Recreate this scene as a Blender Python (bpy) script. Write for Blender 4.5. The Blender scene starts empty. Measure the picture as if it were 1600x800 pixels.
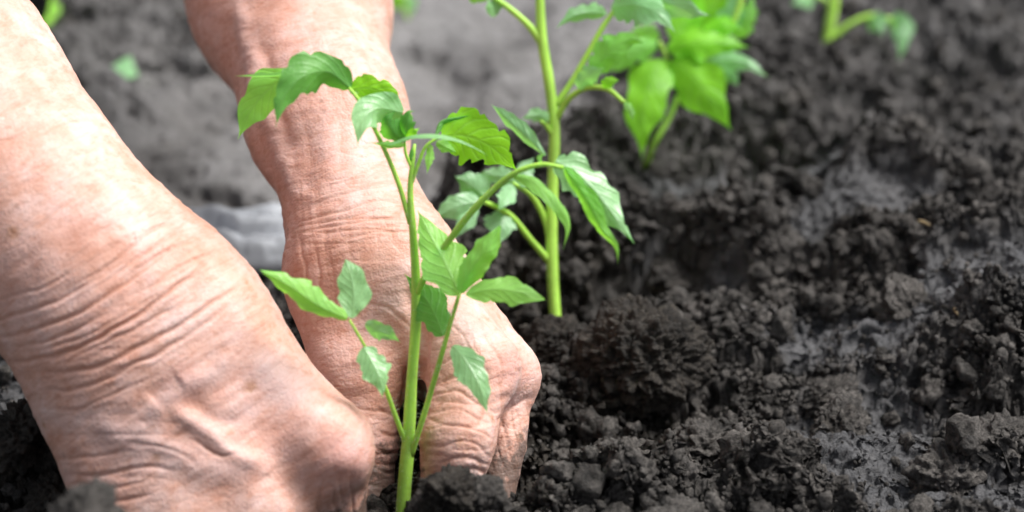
import bpy, bmesh, math, random
import numpy as np
from mathutils import Vector

random.seed(7)
RNG = np.random.default_rng(11)
scene = bpy.context.scene
COL = scene.collection
R = math.radians

# ------------------------------------------------------------------ camera, sky, sun, exposure
PITCH = R(24.2)
LENS = 70.0
FPX = 1600 / 36.0 * LENS            # focal length in photograph pixels
CAM = np.array([0.0, -0.565, 0.375])
FW = np.array([0.0, math.cos(PITCH), -math.sin(PITCH)])
RT = np.array([1.0, 0.0, 0.0])
UP = np.array([0.0, math.sin(PITCH), math.cos(PITCH)])

cd = bpy.data.cameras.new('camera')
cam = bpy.data.objects.new('camera', cd)
COL.objects.link(cam)
cam.location = CAM
cam.rotation_euler = (math.pi / 2 - PITCH, 0, 0)
cd.lens = LENS
cd.sensor_width = 36.0
cd.clip_start = 0.02
cd.clip_end = 500.0
cd.dof.use_dof = True
cd.dof.focus_distance = 0.735
cd.dof.aperture_fstop = 6.0
scene.camera = cam

SUN_DIR = Vector((0.50, 0.09, 0.84)).normalized()      # towards the sun
world = bpy.data.worlds.new('World')
scene.world = world
world.use_nodes = True
wn = world.node_tree
wn.nodes.clear()
w_out = wn.nodes.new('ShaderNodeOutputWorld')
w_bg = wn.nodes.new('ShaderNodeBackground')
w_sky = wn.nodes.new('ShaderNodeTexSky')
w_hsv = wn.nodes.new('ShaderNodeHueSaturation')
w_sky.sky_type = 'NISHITA'
w_sky.sun_disc = False
w_sky.sun_elevation = math.asin(SUN_DIR.z)
w_sky.sun_rotation = math.atan2(SUN_DIR.x, SUN_DIR.y)
w_sky.air_density = 1.0
w_sky.dust_density = 3.0
w_hsv.inputs['Saturation'].default_value = 0.35        # thin cloud cover
w_bg.inputs['Strength'].default_value = 0.075
wn.links.new(w_sky.outputs[0], w_hsv.inputs['Color'])
wn.links.new(w_hsv.outputs[0], w_bg.inputs[0])
wn.links.new(w_bg.outputs[0], w_out.inputs[0])

sd = bpy.data.lights.new('sun', 'SUN')
sun = bpy.data.objects.new('sun', sd)
COL.objects.link(sun)
sd.energy = 3.1
sd.angle = R(28)
sd.color = (1.0, 0.975, 0.945)
sun.rotation_euler = SUN_DIR.to_track_quat('Z', 'Y').to_euler()

scene.view_settings.view_transform = 'Standard'
scene.view_settings.look = 'None'
scene.view_settings.gamma = 1.0
scene.view_settings.use_curve_mapping = False
scene.view_settings.exposure = 0.93
scene.render.engine = 'CYCLES'
scene.cycles.max_bounces = 8
scene.cycles.use_denoising = True


# ------------------------------------------------------------------ geometry helpers
def W(px, py, d):
    """world point seen at photograph pixel (px, py) at depth d metres"""
    return CAM + d * (FW + (px - 800) / FPX * RT + (400 - py) / FPX * UP)


def G(px, py, z=0.0):
    """ground point (plane z) seen at a pixel"""
    v = FW + (px - 800) / FPX * RT + (400 - py) / FPX * UP
    t = (z - CAM[2]) / v[2]
    return CAM + t * v


def _hash(ix, iy, iz, seed):
    h = (ix.astype(np.int64) * 374761393 + iy.astype(np.int64) * 668265263 + iz.astype(np.int64) * 2147483647
         + seed * 1274126177) & 0xFFFFFFFF
    h = ((h ^ (h >> 13)) * 1274126177) & 0xFFFFFFFF
    h = ((h ^ (h >> 16)) * 2246822519) & 0xFFFFFFFF
    return ((h ^ (h >> 15)) & 0xFFFFFF).astype(np.float32) / float(0xFFFFFF)


def vnoise(x, y, z, seed=0):
    """value noise in [-1, 1]"""
    xi, yi, zi = np.floor(x), np.floor(y), np.floor(z)
    fx, fy, fz = x - xi, y - yi, z - zi
    fx = fx * fx * fx * (fx * (fx * 6 - 15) + 10)
    fy = fy * fy * fy * (fy * (fy * 6 - 15) + 10)
    fz = fz * fz * fz * (fz * (fz * 6 - 15) + 10)
    out = 0
    for dx in (0, 1):
        wx = fx if dx else 1 - fx
        for dy in (0, 1):
            wy = fy if dy else 1 - fy
            for dz in (0, 1):
                wz = fz if dz else 1 - fz
                out = out + wx * wy * wz * _hash(xi + dx, yi + dy, zi + dz, seed)
    return out * 2 - 1


def vnoise2(x, y, seed=0):
    xi, yi = np.floor(x), np.floor(y)
    fx, fy = x - xi, y - yi
    fx = fx * fx * fx * (fx * (fx * 6 - 15) + 10)
    fy = fy * fy * fy * (fy * (fy * 6 - 15) + 10)
    z = np.zeros_like(xi)
    out = 0
    for dx in (0, 1):
        wx = fx if dx else 1 - fx
        for dy in (0, 1):
            wy = fy if dy else 1 - fy
            out = out + wx * wy * _hash(xi + dx, yi + dy, z, seed)
    return out * 2 - 1


def sstep(a, b, x):
    t = np.clip((x - a) / (b - a), 0, 1)
    return t * t * (3 - 2 * t)


def mesh_from(name, verts, faces, mat=None, smooth=True):
    verts = np.asarray(verts, dtype=np.float32)
    faces = np.asarray(faces, dtype=np.int32)
    me = bpy.data.meshes.new(name)
    nv, nf, k = len(verts), len(faces), faces.shape[1]
    me.vertices.add(nv)
    me.vertices.foreach_set('co', verts.ravel())
    me.loops.add(nf * k)
    me.loops.foreach_set('vertex_index', faces.ravel())
    me.polygons.add(nf)
    me.polygons.foreach_set('loop_start', np.arange(0, nf * k, k, dtype=np.int32))
    if smooth:
        me.polygons.foreach_set('use_smooth', np.ones(nf, dtype=bool))
    me.update(calc_edges=True)
    if mat:
        me.materials.append(mat)
    return me


def link(name, me, parent=None, loc=(0, 0, 0)):
    o = bpy.data.objects.new(name, me)
    COL.objects.link(o)
    o.location = loc
    if parent:
        o.parent = parent
    return o


def tag(o, label=None, cat=None, group=None, kind=None):
    if label:
        o['label'] = label
    if cat:
        o['category'] = cat
    if group:
        o['group'] = group
    if kind:
        o['kind'] = kind
    return o


def add_attr(me, name, arr):
    arr = np.asarray(arr, dtype=np.float32)
    if arr.ndim == 1:
        a = me.attributes.new(name, 'FLOAT', 'POINT')
        a.data.foreach_set('value', arr)
    else:
        a = me.attributes.new(name, 'FLOAT_VECTOR', 'POINT')
        a.data.foreach_set('vector', arr.ravel())


def bez(pts, n):
    """smooth curve through points (Catmull-Rom, chord parameter), n samples; pts any dimension"""
    P = np.asarray(pts, dtype=float)
    if len(P) == 2:
        t = np.linspace(0, 1, n)[:, None]
        return P[0] * (1 - t) + P[1] * t
    d = np.r_[0, np.cumsum(np.linalg.norm(np.diff(P[:, :3], axis=0), axis=1) + 1e-9)]
    d /= d[-1]
    m = np.zeros_like(P)
    for i in range(len(P)):
        a, b = max(i - 1, 0), min(i + 1, len(P) - 1)
        m[i] = (P[b] - P[a]) / (d[b] - d[a])
    t = np.linspace(0, 1, n)
    k = np.clip(np.searchsorted(d, t, 'right') - 1, 0, len(P) - 2)
    h = (d[k + 1] - d[k])[:, None]
    s = ((t - d[k])[:, None]) / h
    return ((2 * s**3 - 3 * s**2 + 1) * P[k] + (s**3 - 2 * s**2 + s) * h * m[k]
            + (-2 * s**3 + 3 * s**2) * P[k + 1] + (s**3 - s**2) * h * m[k + 1])


# ------------------------------------------------------------------ material helpers
def new_mat(name):
    m = bpy.data.materials.new(name)
    m.use_nodes = True
    nt = m.node_tree
    nt.nodes.clear()
    out = nt.nodes.new('ShaderNodeOutputMaterial')
    return m, nt, out


def nd(nt, typ, **kw):
    n = nt.nodes.new(typ)
    for k, v in kw.items():
        if k in n.inputs:
            n.inputs[k].default_value = v
        else:
            setattr(n, k, v)
    return n


def ramp(nt, fac, stops):
    r = nt.nodes.new('ShaderNodeValToRGB')
    el = r.color_ramp.elements
    el[0].position, el[0].color = stops[0][0], (*stops[0][1], 1)
    el[1].position, el[1].color = stops[1][0], (*stops[1][1], 1)
    for p, c in stops[2:]:
        e = el.new(p)
        e.color = (*c, 1)
    nt.links.new(fac, r.inputs[0])
    return r.outputs[0]


def mixc(nt, fac, a, b, mode='MIX'):
    m = nt.nodes.new('ShaderNodeMix')
    m.data_type = 'RGBA'
    m.blend_type = mode
    for sock, v in ((m.inputs[0], fac), (m.inputs[6], a), (m.inputs[7], b)):
        if hasattr(v, 'is_output'):
            nt.links.new(v, sock)
        elif isinstance(v, (int, float)):
            sock.default_value = v
        else:
            sock.default_value = (*v, 1)
    return m.outputs[2]


def mathn(nt, op, a, b=None, c=None, clamp=False):
    m = nt.nodes.new('ShaderNodeMath')
    m.operation = op
    m.use_clamp = clamp
    for i, v in enumerate((a, b, c)):
        if v is None:
            continue
        if hasattr(v, 'is_output'):
            nt.links.new(v, m.inputs[i])
        else:
            m.inputs[i].default_value = v
    return m.outputs[0]


def mat_soil():
    m, nt, out = new_mat('soil')
    L = nt.links.new
    geo = nd(nt, 'ShaderNodeNewGeometry')
    att = nd(nt, 'ShaderNodeAttribute', attribute_name='dry')
    smo = nd(nt, 'ShaderNodeAttribute', attribute_name='packed')
    n1 = nd(nt, 'ShaderNodeTexNoise', Scale=55.0, Detail=6.0, Roughness=0.66)
    n2 = nd(nt, 'ShaderNodeTexNoise', Scale=520.0, Detail=5.0, Roughness=0.75)
    n3 = nd(nt, 'ShaderNodeTexNoise', Scale=1500.0, Detail=3.0, Roughness=0.7)
    n4 = nd(nt, 'ShaderNodeTexNoise', Scale=95.0, Detail=4.0, Roughness=0.6)
    for n in (n1, n2, n3, n4):
        L(geo.outputs['Position'], n.inputs['Vector'])
    dark = ramp(nt, n1.outputs[0], [(0.32, (0.014, 0.0120, 0.0102)), (0.66, (0.120, 0.111, 0.103))])
    grit = ramp(nt, n2.outputs[0], [(0.38, (0.40, 0.385, 0.37)), (0.66, (2.0, 1.96, 1.92))])
    c = mixc(nt, 1.0, dark, grit, 'MULTIPLY')
    brown = ramp(nt, n4.outputs[0], [(0.60, (0, 0, 0)), (0.72, (1, 1, 1))])
    c = mixc(nt, mathn(nt, 'MULTIPLY', brown, 0.35), c, (0.060, 0.046, 0.032))
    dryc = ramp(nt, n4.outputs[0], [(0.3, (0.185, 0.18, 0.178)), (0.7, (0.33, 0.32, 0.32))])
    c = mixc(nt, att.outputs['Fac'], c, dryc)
    pk = mixc(nt, mathn(nt, 'MULTIPLY', smo.outputs['Fac'], 0.65), c, (0.125, 0.128, 0.138))
    dark_att = nd(nt, 'ShaderNodeAttribute', attribute_name='darkened')
    pk = mixc(nt, mathn(nt, 'MULTIPLY', dark_att.outputs['Fac'], 0.85), pk, mixc(nt, 1.0, pk, (0.34, 0.29, 0.22), 'MULTIPLY'))
    p = nd(nt, 'ShaderNodeBsdfPrincipled')
    L(pk, p.inputs['Base Color'])
    p.inputs['Specular IOR Level'].default_value = 0.45
    L(mathn(nt, 'MULTIPLY_ADD', smo.outputs['Fac'], -0.22, 0.74), p.inputs['Roughness'])
    b1 = nd(nt, 'ShaderNodeBump', Strength=1.0, Distance=0.0022)
    L(n2.outputs[0], b1.inputs['Height'])
    b2 = nd(nt, 'ShaderNodeBump', Strength=1.0, Distance=0.0009)
    L(n3.outputs[0], b2.inputs['Height'])
    L(b1.outputs[0], b2.inputs['Normal'])
    L(b2.outputs[0], p.inputs['Normal'])
    L(p.outputs[0], out.inputs[0])
    return m


def mat_skin():
    m, nt, out = new_mat('skin')
    L = nt.links.new
    geo = nd(nt, 'ShaderNodeNewGeometry')
    att = nd(nt, 'ShaderNodeAttribute', attribute_name='grain')      # anisotropic skin coordinates
    flu = nd(nt, 'ShaderNodeAttribute', attribute_name='flush_shade')
    crs = nd(nt, 'ShaderNodeAttribute', attribute_name='crease')
    vei = nd(nt, 'ShaderNodeAttribute', attribute_name='vein')
    n1 = nd(nt, 'ShaderNodeTexNoise', Scale=45.0, Detail=5.0, Roughness=0.6)
    n2 = nd(nt, 'ShaderNodeTexNoise', Scale=130.0, Detail=4.0, Roughness=0.65)
    n3 = nd(nt, 'ShaderNodeTexNoise', Scale=1.0, Detail=4.0, Roughness=0.6)
    n4 = nd(nt, 'ShaderNodeTexVoronoi', Scale=900.0)
    nf = nd(nt, 'ShaderNodeTexVoronoi', Scale=75.0)
    for n in (n1, n2, n4, nf):
        L(geo.outputs['Position'], n.inputs['Vector'])
    L(att.outputs['Vector'], n3.inputs['Vector'])
    base = ramp(nt, n1.outputs[0], [(0.28, (0.55, 0.315, 0.235)), (0.48, (0.63, 0.41, 0.345)), (0.68, (0.70, 0.53, 0.49))])
    pinks = ramp(nt, n2.outputs[0], [(0.34, (0.92, 0.80, 0.73)), (0.62, (1.03, 1.0, 1.0))])
    c = mixc(nt, 1.0, base, pinks, 'MULTIPLY')
    c = mixc(nt, mathn(nt, 'MULTIPLY', flu.outputs['Fac'], 0.75), c, (0.66, 0.34, 0.30))
    # age spots
    fr = ramp(nt, nf.outputs['Distance'], [(0.10, (1, 1, 1)), (0.30, (0, 0, 0))])
    sel = ramp(nt, n2.outputs[0], [(0.52, (0, 0, 0)), (0.60, (1, 1, 1))])
    c = mixc(nt, mathn(nt, 'MULTIPLY', mathn(nt, 'MULTIPLY', fr, sel), 0.75), c, (0.42, 0.20, 0.10))
    lines = ramp(nt, n3.outputs[0], [(0.34, (0.86, 0.74, 0.66)), (0.50, (1.0, 1.0, 1.0))])
    c = mixc(nt, 0.65, c, mixc(nt, 1.0, c, lines, 'MULTIPLY'))
    c = mixc(nt, mathn(nt, 'MULTIPLY', crs.outputs['Fac'], 0.7), c, (0.40, 0.17, 0.10))
    c = mixc(nt, mathn(nt, 'MULTIPLY', vei.outputs['Fac'], 0.35), c, (0.40, 0.33, 0.34))
    drt = nd(nt, 'ShaderNodeAttribute', attribute_name='dirt')
    dsel = ramp(nt, mathn(nt, 'ADD', n2.outputs[0], mathn(nt, 'MULTIPLY', drt.outputs['Fac'], 0.45)), [(0.66, (0, 0, 0)), (0.82, (1, 1, 1))])
    c = mixc(nt, mathn(nt, 'MULTIPLY', dsel, 0.8), c, (0.07, 0.058, 0.048))
    p = nd(nt, 'ShaderNodeBsdfPrincipled')
    L(c, p.inputs['Base Color'])
    p.inputs['Roughness'].default_value = 0.52
    p.inputs['Specular IOR Level'].default_value = 0.30
    p.inputs['Subsurface Weight'].default_value = 0.15
    p.inputs['Subsurface Radius'].default_value = (1.0, 0.35, 0.2)
    p.inputs['Subsurface Scale'].default_value = 0.0035
    vc = nd(nt, 'ShaderNodeTexVoronoi', Scale=0.42, feature='DISTANCE_TO_EDGE')
    L(att.outputs['Vector'], vc.inputs['Vector'])
    vd = nd(nt, 'ShaderNodeTexVoronoi', Scale=430.0, feature='DISTANCE_TO_EDGE')
    L(geo.outputs['Position'], vd.inputs['Vector'])
    net = mathn(nt, 'ADD', mathn(nt, 'MINIMUM', vc.outputs['Distance'], 0.14), mathn(nt, 'MULTIPLY', mathn(nt, 'MINIMUM', vd.outputs['Distance'], 0.2), 0.5))
    b0 = nd(nt, 'ShaderNodeBump', Strength=0.34, Distance=0.0014)
    L(net, b0.inputs['Height'])
    b1 = nd(nt, 'ShaderNodeBump', Strength=0.45, Distance=0.0006)
    L(b0.outputs[0], b1.inputs['Normal'])
    L(n3.outputs[0], b1.inputs['Height'])
    b2 = nd(nt, 'ShaderNodeBump', Strength=0.35, Distance=0.0003)
    L(n4.outputs['Distance'], b2.inputs['Height'])
    L(b1.outputs[0], b2.inputs['Normal'])
    L(b2.outputs[0], p.inputs['Normal'])
    L(p.outputs[0], out.inputs[0])
    return m


def mat_leaf(name, top, under, trans, sheen=0.5, rough=0.42):
    m, nt, out = new_mat(name)
    L = nt.links.new
    uv = nd(nt, 'ShaderNodeUVMap', uv_map='leafmap')
    sep = nd(nt, 'ShaderNodeSeparateXYZ')
    L(uv.outputs[0], sep.inputs[0])
    u, v = sep.outputs[0], sep.outputs[1]
    av = mathn(nt, 'ABSOLUTE', mathn(nt, 'MULTIPLY_ADD', v, 2.0, -1.0))
    geo = nd(nt, 'ShaderNodeNewGeometry')
    nz = nd(nt, 'ShaderNodeTexNoise', Scale=160.0, Detail=3.0)
    L(geo.outputs['Position'], nz.inputs['Vector'])
    ph = mathn(nt, 'MULTIPLY_ADD', av, -0.30, u)
    ph = mathn(nt, 'MULTIPLY_ADD', nz.outputs[0], 0.06, ph)
    wv = mathn(nt, 'SINE', mathn(nt, 'MULTIPLY', ph, 44.0))
    vein = mathn(nt, 'POWER', mathn(nt, 'MULTIPLY_ADD', wv, 0.5, 0.5), 7.0)
    mid = mathn(nt, 'SUBTRACT', 1.0, mathn(nt, 'MULTIPLY', av, 11.0), clamp=True)
    veins = mathn(nt, 'MAXIMUM', mathn(nt, 'MULTIPLY', vein, 0.75), mid)
    vor = nd(nt, 'ShaderNodeTexVoronoi', Scale=520.0, feature='DISTANCE_TO_EDGE')
    L(geo.outputs['Position'], vor.inputs['Vector'])
    blot = nd(nt, 'ShaderNodeTexNoise', Scale=70.0, Detail=3.0)
    L(geo.outputs['Position'], blot.inputs['Vector'])
    vary = ramp(nt, blot.outputs[0], [(0.3, (0.78, 0.82, 0.75)), (0.7, (1.18, 1.12, 1.15))])
    face = mixc(nt, geo.outputs['Backfacing'], top, under)
    face = mixc(nt, 1.0, face, vary, 'MULTIPLY')
    face = mixc(nt, mathn(nt, 'MULTIPLY', veins, 0.20), face, (0.34, 0.56, 0.26))
    p = nd(nt, 'ShaderNodeBsdfPrincipled')
    L(face, p.inputs['Base Color'])
    p.inputs['Roughness'].default_value = rough
    p.inputs['Specular IOR Level'].default_value = sheen
    b = nd(nt, 'ShaderNodeBump', Strength=0.45, Distance=0.0004, invert=True)
    L(mathn(nt, 'MULTIPLY_ADD', vor.outputs['Distance'], -0.8, veins), b.inputs['Height'])
    L(b.outputs[0], p.inputs['Normal'])
    t = nd(nt, 'ShaderNodeBsdfTranslucent')
    tc = mixc(nt, mathn(nt, 'MULTIPLY', veins, 0.18), trans, tuple(x * 0.6 for x in trans))
    tc = mixc(nt, 1.0, tc, vary, 'MULTIPLY')
    L(tc, t.inputs[0])
    mx = nd(nt, 'ShaderNodeMixShader')
    mx.inputs[0].default_value = 0.50
    L(p.outputs[0], mx.inputs[1])
    L(t.outputs[0], mx.inputs[2])
    L(mx.outputs[0], out.inputs[0])
    return m


def mat_simple(name, col, rough=0.6, spec=0.4, sss=0.0, var=0.15, scale=60.0, bump=0.0, bscale=300.0):
    m, nt, out = new_mat(name)
    L = nt.links.new
    geo = nd(nt, 'ShaderNodeNewGeometry')
    n = nd(nt, 'ShaderNodeTexNoise', Scale=scale, Detail=4.0)
    L(geo.outputs['Position'], n.inputs['Vector'])
    c = ramp(nt, n.outputs[0], [(0.3, tuple(x * (1 - var) for x in col)), (0.7, tuple(x * (1 + var) for x in col))])
    p = nd(nt, 'ShaderNodeBsdfPrincipled')
    L(c, p.inputs['Base Color'])
    p.inputs['Roughness'].default_value = rough
    p.inputs['Specular IOR Level'].default_value = spec
    if sss:
        p.inputs['Subsurface Weight'].default_value = sss
        p.inputs['Subsurface Radius'].default_value = (0.6, 1.0, 0.3)
        p.inputs['Subsurface Scale'].default_value = 0.002
    if bump:
        nb = nd(nt, 'ShaderNodeTexNoise', Scale=bscale, Detail=3.0)
        L(geo.outputs['Position'], nb.inputs['Vector'])
        b = nd(nt, 'ShaderNodeBump', Strength=0.6, Distance=bump)
        L(nb.outputs[0], b.inputs['Height'])
        L(b.outputs[0], p.inputs['Normal'])
    L(p.outputs[0], out.inputs[0])
    return m


M_SOIL = mat_soil()
M_SKIN = mat_skin()
M_LEAF = mat_leaf('leaf', (0.26, 0.70, 0.13), (0.32, 0.74, 0.18), (0.42, 1.0, 0.06))
M_PALE = mat_leaf('leaf_pale', (0.32, 0.68, 0.30), (0.36, 0.70, 0.36), (0.36, 0.85, 0.14), 0.9, 0.33)  # paler copy for top-lit leaflets, sky reflection put into the base colour
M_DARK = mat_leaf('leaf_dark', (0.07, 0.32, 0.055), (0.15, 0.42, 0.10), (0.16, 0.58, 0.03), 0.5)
M_LIME = mat_leaf('leaf_lime', (0.26, 0.70, 0.03), (0.32, 0.74, 0.05), (0.38, 1.0, 0.03), 0.4)
M_STEM = mat_simple('stem', (0.36, 0.62, 0.085), 0.45, 0.4, 0.35, 0.22, 55.0, 0.0003, 700.0)
M_HAIR = mat_simple('stem_hair', (0.55, 0.66, 0.45), 0.5, 0.3)
M_CLOTH = mat_simple('cloth', (0.36, 0.38, 0.41), 0.45, 0.5, 0.0, 0.08, 40.0, 0.0004, 500.0)
M_DENIM = mat_simple('dark_trouser_cloth', (0.012, 0.015, 0.024), 0.85, 0.2, 0.0, 0.3, 60.0, 0.0005, 800.0)
M_BOOT = mat_simple('boot_rubber', (0.010, 0.011, 0.013), 0.45, 0.5, 0.0, 0.2, 40.0)
M_STRAW = mat_simple('straw', (0.36, 0.27, 0.15), 0.7, 0.3, 0.0, 0.3, 300.0)

# ------------------------------------------------------------------ ground
P1 = G(630, 815)
P4 = G(1290, 85)
ROW = (P4 - P1)[:2]
ROW = ROW / np.linalg.norm(ROW)
ROWN = np.array([-ROW[1], ROW[0]])        # points to the left of the row

BUMPS = []     # (x, y, height, size along x, size along y)


def bump_at(px, py, h, sx, sy):
    g = G(px, py)
    BUMPS.append((g[0], g[1], h, sx, sy))


bump_at(935, 672, -0.034, 0.042, 0.030)     # hole beside the fingers
bump_at(660, 770, -0.022, 0.042, 0.034)
bump_at(800, 770, -0.012, 0.020, 0.025)     # planting hole
bump_at(985, 550, 0.022, 0.038, 0.028)      # heap right of the hand
bump_at(870, 520, -0.010, 0.035, 0.025)
bump_at(985, 795, 0.019, 0.052, 0.016)      # rim in front
bump_at(1120, 690, 0.016, 0.050, 0.022)
bump_at(890, 430, -0.030, 0.070, 0.045)     # hollow round the second seedling
bump_at(1010, 470, 0.010, 0.040, 0.020)
bump_at(1390, 560, 0.024, 0.060, 0.022)     # slab
bump_at(1570, 520, 0.036, 0.045, 0.035)
bump_at(1180, 560, -0.014, 0.040, 0.022)
bump_at(1560, 640, -0.016, 0.035, 0.022)
bump_at(1350, 720, 0.012, 0.060, 0.030)
bump_at(1480, 830, 0.020, 0.070, 0.020)
bump_at(1200, 350, 0.018, 0.090, 0.060)
bump_at(1500, 330, 0.020, 0.090, 0.070)
bump_at(900, 300, 0.014, 0.060, 0.050)
bump_at(1050, 330, -0.020, 0.040, 0.040)
bump_at(1300, 130, 0.012, 0.060, 0.080)
bump_at(1440, 60, -0.018, 0.035, 0.050)
bump_at(50, 735, 0.022, 0.030, 0.025)       # heap behind the near wrist
gl = W(120, 870, 0.575)
BUMPS.append((gl[0], gl[1], 0.066, 0.055, 0.034))
gl = W(718, 800, 0.672)
BUMPS.append((gl[0], gl[1], 0.024, 0.019, 0.013))      # soil pressed against the front finger

PACKED = [(1360, 690, 0.050, 0.045), (1350, 535, 0.060, 0.020), (1560, 510, 0.050, 0.035), (20, 600, 0.050, 0.05),
          (1180, 300, 0.05, 0.03), (1480, 800, 0.05, 0.02), (1080, 445, 0.03, 0.02), (1000, 420, 0.03, 0.02), (1350, 380, 0.04, 0.03)]


def caps(x, y, s, seed, rmin=0.35, rmax=0.75):
    """rounded lumps of size s: max over jittered half-spheres, in metres"""
    q = 1.0 / s
    gx = x * q + 0.20 * vnoise2(x * q * 2.3, y * q * 2.3, seed + 60) + 0.10 * vnoise2(x * q * 5.5, y * q * 5.5, seed + 61)
    gy = y * q + 0.20 * vnoise2(x * q * 2.3, y * q * 2.3, seed + 62) + 0.10 * vnoise2(x * q * 5.5, y * q * 5.5, seed + 63)
    ix, iy = np.floor(gx), np.floor(gy)
    best = np.zeros_like(x)
    for di in (-1, 0, 1):
        for dj in (-1, 0, 1):
            cx, cy = ix + di, iy + dj
            z = np.zeros_like(cx)
            jx = _hash(cx, cy, z, seed)
            jy = _hash(cx, cy, z + 1, seed)
            r = rmin + (rmax - rmin) * _hash(cx, cy, z + 2, seed)
            e = 0.6 + 0.8 * _hash(cx, cy, z + 3, seed)
            dx, dy = (gx - cx - jx), (gy - cy - jy)
            a = 6.28 * _hash(cx, cy, z + 4, seed)
            ca, sa = np.cos(a), np.sin(a)
            dx, dy = ca * dx - sa * dy, sa * dx + ca * dy
            d2 = dx * dx * e + dy * dy / e
            m = np.maximum(np.abs(dx) * e, np.abs(dy) / e)           # blocky clods
            blk = _hash(cx, cy, z + 5, seed)
            d2 = d2 * (1 - blk) + m * m * 1.3 * blk
            tilt = 1 + 0.9 * (_hash(cx, cy, z + 6, seed) - 0.5) * dx / r
            best = np.maximum(best, np.maximum(r * r - d2, 0) ** (0.5 + 0.2 * blk) * tilt)
    return best * s


def path_mask(x, y):
    dist = (x - P1[0]) * ROWN[0] + (y - P1[1]) * ROWN[1]
    wob = 0.02 * vnoise2(x * 9, y * 9, 71)
    return sstep(0.085, 0.15, dist + wob) * (1 - 0.75 * sstep(0.30, 0.38, dist + 1.6 * wob)) * sstep(0.20, 0.32, y)


def packed_mask(x, y):
    m = np.zeros_like(x)
    for (px, py, sx, sy) in PACKED:
        g = G(px, py)
        m = np.maximum(m, np.exp(-(((x - g[0]) / sx) ** 2 + ((y - g[1]) / sy) ** 2)))
    m = m + 0.25 * vnoise2(x * 40, y * 40, 55)
    return sstep(0.28, 0.60, m)


def height(x, y, sp=None):
    """soil height; sp = local mesh spacing, so that lumps finer than the mesh fade out"""
    if sp is None:
        sp = np.full_like(x, 0.0005)

    def fade(s):
        return np.clip((s / np.maximum(sp, 1e-6) - 1.5) / 3.0, 0, 1)
    wx = x + 0.006 * vnoise2(x * 60, y * 60, 1) + 0.0018 * vnoise2(x * 230, y * 230, 3)
    wy = y + 0.006 * vnoise2(x * 60, y * 60, 2) + 0.0018 * vnoise2(x * 230, y * 230, 4)
    h = 0.010 * vnoise2(x * 7, y * 7, 5) + 0.006 * vnoise2(x * 17, y * 17, 6)
    for (bx, by, bh, sx, sy) in BUMPS:
        h = h + bh * np.exp(-(((wx - bx) / sx) ** 2 + ((wy - by) / sy) ** 2) * 0.7)
    pm = path_mask(x, y)
    pk = packed_mask(x, y)
    rough = (1 - 0.85 * pm) * (1 - 0.68 * pk)
    patch = 0.55 + 0.45 * sstep(-0.25, 0.35, vnoise2(x * 22, y * 22, 9))
    h = h * (1 - 0.6 * pm) - 0.012 * pm + pm * (0.008 * vnoise2(x * 24, y * 15, 13) + 0.30 * caps(wx, wy, 0.045, 27))
    h = h + caps(wx, wy, 0.055, 21) * 0.62 * rough * fade(0.05)
    h = h + caps(wx, wy, 0.023, 22) * 0.75 * rough * fade(0.021)
    h = h + caps(wx, wy, 0.0095, 23) * 1.0 * rough * patch * fade(0.0095)
    h = h + caps(wx, wy, 0.0048, 24) * 0.80 * (0.25 + 0.75 * rough * patch) * fade(0.0048)
    h = h + caps(wx, wy, 0.0024, 25, 0.3, 0.65) * 0.75 * (0.3 + 0.7 * patch * rough) * fade(0.0024)
    h = h + (0.55 + 0.45 * rough) * 0.0022 * vnoise2(x * 420, y * 420, 31) * fade(0.0024) + (0.55 + 0.45 * rough) * 0.0013 * vnoise2(x * 900, y * 900, 32) * fade(0.0012)
    h = h - 0.020
    # keep the far field flat
    far = np.clip(np.hypot(x, y - 0.3) / 3.0 - 0.5, 0, 1)
    return h * (1 - far) - 0.01 * far


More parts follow.
